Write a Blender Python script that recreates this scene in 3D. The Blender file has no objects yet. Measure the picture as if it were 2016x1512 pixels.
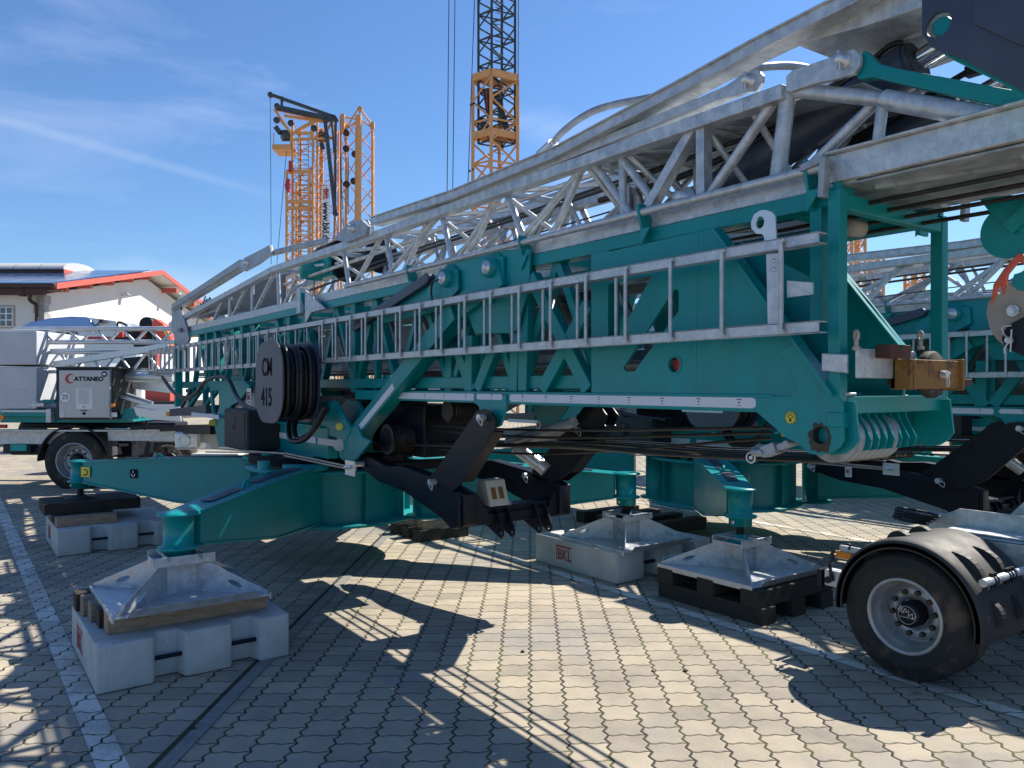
import bpy, bmesh, math, random
from mathutils import Vector, Matrix
from mathutils.geometry import tessellate_polygon
random.seed(7)
R = math.radians
S = bpy.context.scene
COL = S.collection
# ------------------------------------------------------------------ camera
FP, CX, HY, CH = 1530.0, 1008.0, 760.0, 1.6        # focal (px), centre, horizon row, eye height
A = R(36)
SA, CA = math.sin(A), math.cos(A)                  # .588 .809
cam = bpy.data.cameras.new('camera'); co = bpy.data.objects.new('camera', cam); COL.objects.link(co)
cam.sensor_width = 36; cam.lens = FP / 2016 * 36; cam.shift_y = 4 / 2016; cam.clip_end = 3000; cam.clip_start = .05
co.location = (0, 0, CH); co.rotation_euler = (R(90), 0, R(54)); S.camera = co
# ------------------------------------------------------------------ world and sun
SUN_EL, SUN_AZ = 46.5, 0.0      # sun stands over +Y
w = bpy.data.worlds.new('World'); S.world = w; w.use_nodes = True
nt = w.node_tree; nt.nodes.clear()
sky = nt.nodes.new('ShaderNodeTexSky'); sky.sky_type = 'NISHITA'; sky.sun_disc = False
sky.sun_elevation = R(SUN_EL); sky.sun_rotation = R(SUN_AZ); sky.air_density = 1.15; sky.dust_density = .25; sky.ozone_density = 3.0
bg = nt.nodes.new('ShaderNodeBackground'); bg.inputs[1].default_value = .070
out = nt.nodes.new('ShaderNodeOutputWorld')
tc = nt.nodes.new('ShaderNodeTexCoord')
mp = nt.nodes.new('ShaderNodeMapping'); mp.inputs['Scale'].default_value = (1.2, 2.2, 7.0); mp.inputs['Rotation'].default_value = (0, .16, 2.2)
n1 = nt.nodes.new('ShaderNodeTexNoise'); n1.inputs['Scale'].default_value = 1.6; n1.inputs['Detail'].default_value = 7; n1.inputs['Roughness'].default_value = .55; n1.inputs['Distortion'].default_value = .4
cr = nt.nodes.new('ShaderNodeValToRGB'); cr.color_ramp.elements[0].position = .50; cr.color_ramp.elements[1].position = .95
cr.color_ramp.elements[1].color = (.42, .42, .42, 1)
mx = nt.nodes.new('ShaderNodeMixRGB'); mx.inputs[2].default_value = (8.0, 8.8, 10.5, 1)
nt.links.new(tc.outputs['Generated'], mp.inputs[0]); nt.links.new(mp.outputs[0], n1.inputs[0]); nt.links.new(n1.outputs[0], cr.inputs[0])
tint = nt.nodes.new('ShaderNodeMixRGB'); tint.blend_type = 'MULTIPLY'; tint.inputs[0].default_value = 1; tint.inputs[2].default_value = (.70, .93, 1.22, 1)
nt.links.new(sky.outputs[0], tint.inputs[1])
nt.links.new(cr.outputs[0], mx.inputs[0]); nt.links.new(tint.outputs[0], mx.inputs[1]); 
# a faint vapour trail low in the western sky: a narrow band round a great circle, faded along its length
def skydir(px, py):
    r_, u_ = (px-CX)/FP, -(py-HY)/FP; return Vector((SA*r_-CA, CA*r_+SA, u_)).normalized()
da, db = skydir(-60, 218), skydir(540, 386); nn = da.cross(db).normalized(); dm = skydir(150, 275)
vd = nt.nodes.new('ShaderNodeVectorMath'); vd.operation = 'DOT_PRODUCT'; vd.inputs[1].default_value = nn; nt.links.new(tc.outputs['Generated'], vd.inputs[0])
ab = nt.nodes.new('ShaderNodeMath'); ab.operation = 'ABSOLUTE'; nt.links.new(vd.outputs['Value'], ab.inputs[0])
mr = nt.nodes.new('ShaderNodeMapRange'); mr.interpolation_type = 'SMOOTHSTEP'; mr.inputs[1].default_value = 0; mr.inputs[2].default_value = .009; mr.inputs[3].default_value = .09; mr.inputs[4].default_value = 0; nt.links.new(ab.outputs[0], mr.inputs[0])
ve = nt.nodes.new('ShaderNodeVectorMath'); ve.operation = 'DOT_PRODUCT'; ve.inputs[1].default_value = dm; nt.links.new(tc.outputs['Generated'], ve.inputs[0])
m2 = nt.nodes.new('ShaderNodeMapRange'); m2.interpolation_type = 'SMOOTHSTEP'; m2.inputs[1].default_value = .968; m2.inputs[2].default_value = 1.0; nt.links.new(ve.outputs['Value'], m2.inputs[0])
mm = nt.nodes.new('ShaderNodeMath'); mm.operation = 'MULTIPLY'; nt.links.new(mr.outputs[0], mm.inputs[0]); nt.links.new(m2.outputs[0], mm.inputs[1])
m3 = nt.nodes.new('ShaderNodeMixRGB'); m3.inputs[2].default_value = (9.0, 9.8, 11.0, 1); nt.links.new(mm.outputs[0], m3.inputs[0]); nt.links.new(mx.outputs[0], m3.inputs[1])
nt.links.new(m3.outputs[0], bg.inputs[0]); nt.links.new(bg.outputs[0], out.inputs[0])
sl = bpy.data.lights.new('sun', 'SUN'); sl.energy = 5.0; sl.angle = R(.5); sl.color = (1, .925, .81)
so = bpy.data.objects.new('sun', sl); COL.objects.link(so); so.rotation_euler = (R(-(90 - SUN_EL)), 0, R(-SUN_AZ)); so.location = (0, 20, 20)
S.view_settings.view_transform = 'Standard'; S.view_settings.look = 'None'; S.view_settings.gamma = 1; S.view_settings.exposure = 0.84
S.render.resolution_x = 1024; S.render.resolution_y = 768
# ------------------------------------------------------------------ pixel -> place helpers (photo pixels, real planes)
def ratio(px): return (px - CX) / FP
def F(px, py, Y):                       # point of the vertical plane y = Y
    r = ratio(px); x = Y * (SA * r - CA) / (SA + CA * r); f = -CA * x + SA * Y
    return Vector((x, Y, CH - (py - HY) / FP * f))
def FX(px, py, X):                      # point of the vertical plane x = X
    r = ratio(px); y = X * (SA + CA * r) / (SA * r - CA); f = -CA * X + SA * y
    return Vector((X, y, CH - (py - HY) / FP * f))
def L2W(lat, fwd, z=0): return Vector((SA * lat - CA * fwd, CA * lat + SA * fwd, z))
def C(px, py, f): return Vector((ratio(px) * f, f, CH - (py - HY) / FP * f))   # yard frame: lateral, forward, up
def G(px, py):
    f = CH * FP / (py - HY); return L2W(ratio(px) * f, f)
V = Vector
# ------------------------------------------------------------------ mesh builder
class MB:
    def __init__(s): s.v = []; s.f = []; s.sm = []; s.mi = []; s.mk = [(0,0)]
    def mark(s):                                    # the shapes added next are a piece of their own
        if s.mk[-1] != (len(s.v), len(s.f)): s.mk.append((len(s.v), len(s.f)))
        return s
    def each(s, name, mat, parent=None, bevel=0):
        s.mark(); out = []
        for (v0,f0),(v1,f1) in zip(s.mk[:-1], s.mk[1:]):
            q = MB(); q.v = s.v[v0:v1]; q.f = [[i-v0 for i in f] for f in s.f[f0:f1]]; q.sm = s.sm[f0:f1]; q.mi = s.mi[f0:f1]; out.append(q.build(name, mat, parent, bevel))
        return out
    def add(s, vs, fs, smooth=False, mi=0):
        b = len(s.v); s.v += [tuple(p) for p in vs]
        for f in fs: s.f.append([b + i for i in f]); s.sm.append(smooth); s.mi.append(mi)
        return s
    def hexa(s, p): return s.add(p, [(0,3,2,1),(4,5,6,7),(0,1,5,4),(1,2,6,5),(2,3,7,6),(3,0,4,7)])
    def box(s, a, b):
        (x0,y0,z0),(x1,y1,z1) = a, b
        x0,x1 = sorted((x0,x1)); y0,y1 = sorted((y0,y1)); z0,z1 = sorted((z0,z1))
        if min(x1-x0,y1-y0,z1-z0) > .03: j = lambda: random.uniform(-.0012,.0012); x0 += j(); x1 += j(); y0 += j(); y1 += j(); z0 += j(); z1 += j()
        return s.hexa([(x0,y0,z0),(x1,y0,z0),(x1,y1,z0),(x0,y1,z0),(x0,y0,z1),(x1,y0,z1),(x1,y1,z1),(x0,y1,z1)])
    def cbox(s, c, d, rz=0, rx=0, ry=0):
        m = Matrix.Rotation(rz,3,'Z') @ Matrix.Rotation(ry,3,'Y') @ Matrix.Rotation(rx,3,'X'); h = [q/2 for q in d]
        return s.hexa([V(c) + m @ V((i*h[0], j*h[1], k*h[2])) for k in (-1,1) for i,j in ((-1,-1),(1,-1),(1,1),(-1,1))])
    def bar(s, p, q, w, h=None, side=(0,1,0), w2=None, h2=None):   # w along 'side', h across
        p, q = V(p), V(q); h = h or w; d = (q-p).normalized()
        if min(w,h) > .015: w += random.uniform(-.002,.002); h += random.uniform(-.002,.002)
        d = (q-p).normalized(); sd = V(side); sd = sd - d*sd.dot(d)
        if sd.length < .05: sd = V((1,0,0)) - d*d.x
        sd.normalize(); u = d.cross(sd); w2 = w2 or w; h2 = h2 or h
        def sec(c, a, b): return [c - sd*a/2 - u*b/2, c + sd*a/2 - u*b/2, c + sd*a/2 + u*b/2, c - sd*a/2 + u*b/2]
        return s.hexa(sec(p,w,h) + sec(q,w2,h2))
    def tube(s, p, q, r, n=10, r2=None, caps=True):
        p, q = V(p), V(q); d = (q-p)
        if d.length < 1e-6: return s
        d.normalize(); a = d.orthogonal().normalized(); b = d.cross(a); r2 = r if r2 is None else r2
        c0 = [p + (a*math.cos(t)+b*math.sin(t))*r for t in [2*math.pi*i/n for i in range(n)]]
        c1 = [q + (a*math.cos(t)+b*math.sin(t))*r2 for t in [2*math.pi*i/n for i in range(n)]]
        s.add(c0+c1, [(i,(i+1)%n,n+(i+1)%n,n+i) for i in range(n)], True)
        if caps: s.add(c0, [tuple(reversed(range(n)))]); s.add(c1, [tuple(range(n))])
        return s
    def path(s, pts, r, n=8):                       # smooth round sweep through points
        P = [V(p) for p in pts]; Q = []
        for i in range(len(P)-1):
            a, b, c, d = P[max(i-1,0)], P[i], P[i+1], P[min(i+2,len(P)-1)]
            m = 6
            for k in range(m):
                t = k/m; Q.append(.5*((2*b)+(c-a)*t+(2*a-5*b+4*c-d)*t*t+(3*b-a-3*c+d)*t**3))
        Q.append(P[-1]); vs = []; ref = V((.1,.2,1)).normalized()
        for i, c in enumerate(Q):
            d = (Q[min(i+1,len(Q)-1)] - Q[max(i-1,0)]).normalized(); a = ref - d*ref.dot(d)
            if a.length < .05: a = d.orthogonal()
            a.normalize(); ref = a; b = d.cross(a)
            vs += [c + (a*math.cos(2*math.pi*j/n)+b*math.sin(2*math.pi*j/n))*r for j in range(n)]
        fs = [(i*n+j, i*n+(j+1)%n, (i+1)*n+(j+1)%n, (i+1)*n+j) for i in range(len(Q)-1) for j in range(n)]
        s.add(vs, fs, True); s.add(vs[:n], [tuple(reversed(range(n)))]); s.add(vs[-n:], [tuple(range(n))]); return s
    def plate(s, pts, t, holes=(), n=None):         # planar outline (3D points) thickened by vector t
        loops = [[V(p) for p in pts]] + [[V(p) for p in h] for h in holes]; t = V(t)
        flat = [p for l in loops for p in l]; N = len(flat)
        if holes: tris = [tuple(x) for x in tessellate_polygon(loops)]
        else: tris = [tuple(range(N))] if N < 5 else [tuple(x) for x in tessellate_polygon(loops)]
        nrm = V((0,0,0)); l0 = loops[0]
        for i in range(len(l0)): nrm += l0[i].cross(l0[(i+1)%len(l0)])
        sgn = nrm.dot(t) > 0; ff = []
        for x in tris:
            a = (flat[x[1]]-flat[x[0]]).cross(flat[x[2]]-flat[x[0]]).dot(t) > 0
            ff.append(tuple(reversed(x)) if a else x); ff.append(tuple(N+i for i in (x if a else reversed(x))))
        s.add(flat + [p+t for p in flat], ff); b = 0
        for k, l in enumerate(loops):
            m = len(l); q = V((0,0,0))
            for i in range(m): q += l[i].cross(l[(i+1)%m])
            pos = (q.dot(t) > 0) == (k == 0)
            vs = l + [p+t for p in l]
            s.add(vs, [((i,(i+1)%m,m+(i+1)%m,m+i) if pos else (m+i,m+(i+1)%m,(i+1)%m,i)) for i in range(m)], m > 10)
        return s
    def lathe(s, prof, c, axis, n=32, a0=0, a1=2*math.pi):   # prof: (radius, along)
        c = V(c); d = V(axis).normalized(); a = d.orthogonal().normalized() if abs(d.z) > .9 else (V((0,0,1)) - d*d.z).normalized(); b = d.cross(a)
        full = abs(a1-a0-2*math.pi) < 1e-6; m = n if full else n+1; vs = []
        for r, h in prof:
            for i in range(m):
                t = a0 + (a1-a0)*i/n; vs.append(c + d*h + (a*math.cos(t)+b*math.sin(t))*r)
        fs = []
        for k in range(len(prof)-1):
            for i in range(n):
                j = (i+1) % m if full else i+1
                fs.append((k*m+i, k*m+j, (k+1)*m+j, (k+1)*m+i))
        return s.add(vs, fs, True)
    def torus(s, c, axis, r0, r1, n=28, k=8):
        return s.lathe([(r0+r1*math.cos(2*math.pi*i/k), r1*math.sin(2*math.pi*i/k)) for i in range(k+1)], c, axis, n)
    def build(s, name, mat, parent=None, bevel=0, origin=None, autosm=None):
        me = bpy.data.meshes.new(name); org = V(origin) if origin is not None else None
        if org is None:
            lo = [min(p[i] for p in s.v) for i in range(3)]; hi = [max(p[i] for p in s.v) for i in range(3)]
            org = V([(lo[i]+hi[i])/2 for i in range(3)])
            if parent is None: org.z = lo[2]
        me.from_pydata([tuple(V(p)-org) for p in s.v], [], s.f); me.update()
        bm = bmesh.new(); bm.from_mesh(me)
        for f, q in zip(bm.faces, s.sm): f.smooth = q
        if bevel: bmesh.ops.remove_doubles(bm, verts=bm.verts, dist=1e-5)
        bmesh.ops.recalc_face_normals(bm, faces=bm.faces) if bevel else None
        bm.to_mesh(me); bm.free()
        if isinstance(mat, (list, tuple)):
            for m in mat: me.materials.append(m)
            for p, q in zip(me.polygons, s.mi): p.material_index = q
        else: me.materials.append(mat)
        o = bpy.data.objects.new(name, me); COL.objects.link(o)
        if parent is not None: o.parent = parent; o.location = org - V(parent['_o'])
        else: o.location = org
        o['_o'] = tuple(org)
        if bevel:
            b = o.modifiers.new('bevel', 'BEVEL'); b.width = bevel; b.segments = 2; b.limit_method = 'ANGLE'; b.angle_limit = R(35); b.harden_normals = False
        return o
def tag(o, label, cat=None, group=None, kind=None):
    if label: o['label'] = label
    if cat: o['category'] = cat
    if group: o['group'] = group
    if kind: o['kind'] = kind
    return o
def empty(name, loc, label, cat, group=None, yard=False):      # yard=True: parts are written in the yard frame (lateral, forward, up)
    o = bpy.data.objects.new(name, None); COL.objects.link(o); o['_o'] = tuple(loc); o.empty_display_size = .3
    if yard: o.location = L2W(*loc); o.rotation_euler = (0, 0, R(54))
    else: o.location = loc
    return tag(o, label, cat, group)
def copy_tree(o, parent=None):
    c = o.copy(); COL.objects.link(c); c.parent = parent
    for ch in list(o.children): copy_tree(ch, c)
    return c
def text(body, size, mat, parent, pos, rot, name='lettering', depth=.001, align='CENTER', sx=1, bold=0):
    cu = bpy.data.curves.new(name, 'FONT'); cu.body = body; cu.size = size; cu.align_x = align; cu.align_y = 'CENTER'; cu.extrude = depth; cu.offset = bold
    t = bpy.data.objects.new(name, cu); dg = bpy.context.evaluated_depsgraph_get()
    COL.objects.link(t); bpy.context.view_layer.update(); dg = bpy.context.evaluated_depsgraph_get()
    me = bpy.data.meshes.new_from_object(t.evaluated_get(dg)); me.name = name; bpy.data.objects.remove(t); bpy.data.curves.remove(cu)
    me.materials.clear(); me.materials.append(mat)
    o = bpy.data.objects.new(name, me); COL.objects.link(o); o.parent = parent; o.location = V(pos) - V(parent['_o']); o.rotation_euler = rot; o.scale = (sx, 1, 1)
    o['_o'] = tuple(pos); return o
FACE = (R(90), 0, 0)          # text facing -Y of its frame
# ------------------------------------------------------------------ materials
def nd(nt, t, **k):
    n = nt.nodes.new(t)
    for a, b in k.items(): setattr(n, a, b)
    return n
def math_(nt, op, a, b=None, c=None):
    n = nt.nodes.new('ShaderNodeMath'); n.operation = op
    for i, q in enumerate((a, b, c)):
        if q is None: continue
        if isinstance(q, (int, float)): n.inputs[i].default_value = q
        else: nt.links.new(q, n.inputs[i])
    return n.outputs[0]
def mat(name, col, rough=.5, metal=0, var=.12, scale=6, bump=0, bscale=40, stretch=(1,1,1), col2=None, ramp=(.35,.65), rvar=.1, coat=0, spec=.5, edge=None, streak=None, pits=0):
    m = bpy.data.materials.new(name); m.use_nodes = True; t = m.node_tree; b = t.nodes['Principled BSDF']
    b.inputs['Metallic'].default_value = metal; b.inputs['Coat Weight'].default_value = coat; b.inputs['Coat Roughness'].default_value = .15; b.inputs['Specular IOR Level'].default_value = spec
    tc = nd(t, 'ShaderNodeTexCoord'); mp = nd(t, 'ShaderNodeMapping'); mp.inputs['Scale'].default_value = stretch; t.links.new(tc.outputs['Object'], mp.inputs[0])
    n = nd(t, 'ShaderNodeTexNoise'); n.inputs['Scale'].default_value = scale; n.inputs['Detail'].default_value = 6; n.inputs['Roughness'].default_value = .62; t.links.new(mp.outputs[0], n.inputs[0])
    cr = nd(t, 'ShaderNodeValToRGB'); cr.color_ramp.elements[0].position, cr.color_ramp.elements[1].position = ramp
    c2 = col2 or [min(1, c*(1+var)) for c in col]; c1 = [c*(1-var) for c in col] if not col2 else col
    cr.color_ramp.elements[0].color = (*c1, 1); cr.color_ramp.elements[1].color = (*c2, 1)
    t.links.new(n.outputs[0], cr.inputs[0]); cur = cr.outputs[0]
    if edge:   # fine second speckle colour (dirt, rust)
        n3 = nd(t, 'ShaderNodeTexNoise'); n3.inputs['Scale'].default_value = edge[1]; n3.inputs['Detail'].default_value = 8; n3.inputs['Roughness'].default_value = .7; t.links.new(tc.outputs['Object'], n3.inputs[0])
        r3 = nd(t, 'ShaderNodeValToRGB'); r3.color_ramp.elements[0].position = edge[2]; r3.color_ramp.elements[1].position = min(1, edge[2]+.12); t.links.new(n3.outputs[0], r3.inputs[0])
        x = nd(t, 'ShaderNodeMixRGB'); x.inputs[2].default_value = (*edge[0], 1); t.links.new(r3.outputs[0], x.inputs[0]); t.links.new(cur, x.inputs[1]); cur = x.outputs[0]
    if streak:  # run-down dirt: noise stretched along the vertical
        ms = nd(t, 'ShaderNodeMapping'); ms.inputs['Scale'].default_value = (16, 16, 1.3); t.links.new(tc.outputs['Object'], ms.inputs[0])
        n4 = nd(t, 'ShaderNodeTexNoise'); n4.inputs['Scale'].default_value = 1; n4.inputs['Detail'].default_value = 5; n4.inputs['Roughness'].default_value = .65; t.links.new(ms.outputs[0], n4.inputs[0])
        r4 = nd(t, 'ShaderNodeValToRGB'); r4.color_ramp.elements[0].position = streak[1]; r4.color_ramp.elements[1].position = streak[1]+.22; r4.color_ramp.elements[1].color = (streak[2],)*3+(1,); t.links.new(n4.outputs[0], r4.inputs[0])
        x4 = nd(t, 'ShaderNodeMixRGB'); x4.inputs[2].default_value = (*streak[0], 1); t.links.new(r4.outputs[0], x4.inputs[0]); t.links.new(cur, x4.inputs[1]); cur = x4.outputs[0]
    if pits:    # small blow holes
        vo = nd(t, 'ShaderNodeTexVoronoi'); vo.inputs['Scale'].default_value = pits; t.links.new(tc.outputs['Object'], vo.inputs[0])
        r5 = nd(t, 'ShaderNodeMapRange'); r5.inputs[1].default_value = .05; r5.inputs[2].default_value = .10; r5.inputs[3].default_value = .75; r5.inputs[4].default_value = 0; t.links.new(vo.outputs['Distance'], r5.inputs[0])
        x5 = nd(t, 'ShaderNodeMixRGB'); x5.inputs[2].default_value = (.10, .10, .10, 1); t.links.new(r5.outputs[0], x5.inputs[0]); t.links.new(cur, x5.inputs[1]); cur = x5.outputs[0]
    t.links.new(cur, b.inputs['Base Color'])
    rr = nd(t, 'ShaderNodeMapRange'); rr.inputs[1].default_value = .3; rr.inputs[2].default_value = .7; rr.inputs[3].default_value = max(0, rough-rvar); rr.inputs[4].default_value = min(1, rough+rvar); t.links.new(n.outputs[0], rr.inputs[0]); t.links.new(rr.outputs[0], b.inputs['Roughness'])
    if bump:
        n2 = nd(t, 'ShaderNodeTexNoise'); n2.inputs['Scale'].default_value = bscale; n2.inputs['Detail'].default_value = 5; t.links.new(mp.outputs[0], n2.inputs[0])
        bp = nd(t, 'ShaderNodeBump'); bp.inputs['Strength'].default_value = bump; bp.inputs['Distance'].default_value = .004; t.links.new(n2.outputs[0], bp.inputs['Height']); t.links.new(bp.outputs[0], b.inputs['Normal'])
    return m
M = {}
M['teal'] = mat('teal_paint', (.0,.228,.240), .38, 0, .10, 3, .06, 30, coat=.08, spec=.3, edge=((.01,.15,.16), 14, .66), streak=((.02,.15,.16), .54, .45))
M['teal_light'] = mat('teal_paint_light', (.005,.33,.30), .4, 0, .1, 3, .05, 30, coat=.05, spec=.3)
M['galv'] = mat('galvanised_steel', (.46,.49,.52), .44, .45, .24, 16, .12, 60, edge=((.62,.64,.66), 50, .56), rvar=.14, streak=((.30,.31,.33), .52, .6))
M['galv_d'] = mat('weathered_galvanised_steel', (.31,.34,.37), .47, .4, .25, 12, .12, 60, edge=((.42,.44,.46), 40, .58), rvar=.14)
M['zinc'] = mat('bright_zinc', (.58,.60,.62), .38, .6, .08, 8, 0, 60)
M['black'] = mat('black_paint', (.006,.007,.014), .45, 0, .3, 5, .1, 40, edge=((.02,.02,.025), 25, .66), spec=.3)
M['dark'] = mat('dark_plastic', (.022,.023,.026), .66, 0, .25, 6, .1, 60)
M['navy'] = mat('dark_slate_panel', (.035,.045,.075), .4, 0, .2, 2, .03, 20)
M['plate'] = mat('slate_grey_plate', (.085,.092,.12), .55, 0, .08, 2, .03, 20)
M['rubber'] = mat('tyre_rubber', (.018,.018,.019), .78, 0, .3, 9, .35, 40, edge=((.10,.07,.048), 5, .52))
M['cable'] = mat('cable_rubber', (.010,.010,.012), .45, 0, .2, 10)
M['rope'] = mat('wire_rope', (.10,.085,.065), .5, .4, .4, 60, .6, 200)
M['rope_d'] = mat('greased_wire_rope', (.03,.026,.022), .4, .4, .4, 60, .6, 200)
M['conc'] = mat('cast_concrete', (.43,.44,.43), .9, 0, .13, 5, .35, 55, edge=((.27,.28,.28), 11, .62), streak=((.24,.25,.25), .56, .55), pits=24)
M['ballast'] = mat('painted_ballast_concrete', (.46,.48,.52), .8, 0, .06, 4, .15, 50)
M['wood'] = mat('fresh_timber', (.30,.21,.14), .8, 0, .28, 9, .4, 50, stretch=(6,1,6), edge=((.16,.10,.06), 12, .62))
M['wood_g'] = mat('grey_timber', (.20,.165,.125), .85, 0, .35, 9, .5, 50, stretch=(6,1,6))
M['wood_d'] = mat('dark_sleeper_wood', (.028,.024,.02), .85, 0, .4, 9, .6, 50, stretch=(2,2,6), edge=((.10,.085,.07), 12, .66))
M['red'] = mat('red_paint', (.42,.03,.035), .55, 0, .15)
M['crimson'] = mat('faded_red_print', (.30,.045,.06), .75, 0, .3, 40, edge=((.3,.28,.27), 60, .62))
M['white'] = mat('white_paint', (.72,.73,.74), .45, 0, .05, 4)
M['offwhite'] = mat('offwhite_cabinet_paint', (.50,.50,.49), .45, 0, .04, 4, streak=((.38,.37,.35), .58, .4))
M['ink'] = mat('black_print', (.006,.006,.010), .8, 0, .1, spec=.15)
M['blueink'] = mat('blue_print', (.02,.03,.12), .5, 0, .1)
M['refl'] = mat('reflective_strip', (.62,.64,.70), .5, 0, .02, 3)
M['yellow'] = mat('yellow_sticker', (.65,.55,.06), .5, 0, .08)
M['orange'] = mat('orange_crane_paint', (.64,.32,.12), .6, 0, .1, 3)  # orange lightened, distance haze mixed into the colour
M['ored'] = mat('loader_red_paint', (.70,.09,.06), .45, 0, .1, 3)
M['slate'] = mat('dark_crane_steel', (.045,.055,.065), .5, .1, .2, 3)
M['rust'] = mat('rusty_steel', (.07,.028,.018), .8, 0, .4, 14, .5, 60)
M['ochre'] = mat('worn_ochre_paint', (.25,.12,.025), .7, 0, .3, 9, .3, 60, edge=((.05,.025,.015), 9, .52))
M['beige'] = mat('beige_plate', (.36,.31,.27), .7, 0, .14, 5, .2, 40)
M['cream'] = mat('cream_plastic', (.50,.47,.40), .6, 0, .08, 8, .1, 40)
M['wall'] = mat('white_render_wall', (.64,.635,.63), .9, 0, .03, .8, .1, 30, streak=((.50,.49,.47), .60, .35))
M['quoin'] = mat('grey_stone', (.33,.33,.33), .9, 0, .1, 3)
M['fascia'] = mat('coral_red_fascia', (.50,.10,.07), .6, 0, .08)
M['brown'] = mat('dark_brown_timber', (.055,.025,.022), .7, 0, .2, 5)
M['solar'] = mat('solar_panel_glass', (.03,.06,.16), .12, 0, .1, 2, spec=.9)
M['blue'] = mat('metallic_blue_paint', (.12,.22,.48), .25, .5, .06, 2, coat=.8)
M['silver'] = mat('silver_vehicle_paint', (.45,.48,.52), .3, .5, .06, 2, coat=.6)
M['rim'] = mat('silver_wheel_rim', (.36,.37,.39), .4, .5, .15, 8, .05, 50, edge=((.17,.15,.14), 14, .60))
M['amber'] = mat('amber_lens', (.75,.22,.01), .25, 0, .1, 20)
M['glass'] = mat('window_glass', (.05,.07,.10), .06, 0, .2, 2, spec=.8)
M['glow'] = mat('clear_lens', (.7,.72,.7), .1, .2, .1, 30)
M['chrome'] = mat('polished_rod', (.6,.6,.62), .12, 1, .05, 5)
M['hookred'] = mat('orange_red_hook_paint', (.62,.10,.05), .5, 0, .15, 8)
M['grime'] = mat('greasy_dirt', (.05,.035,.02), .7, 0, .5, 12, .4, 60)
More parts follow.
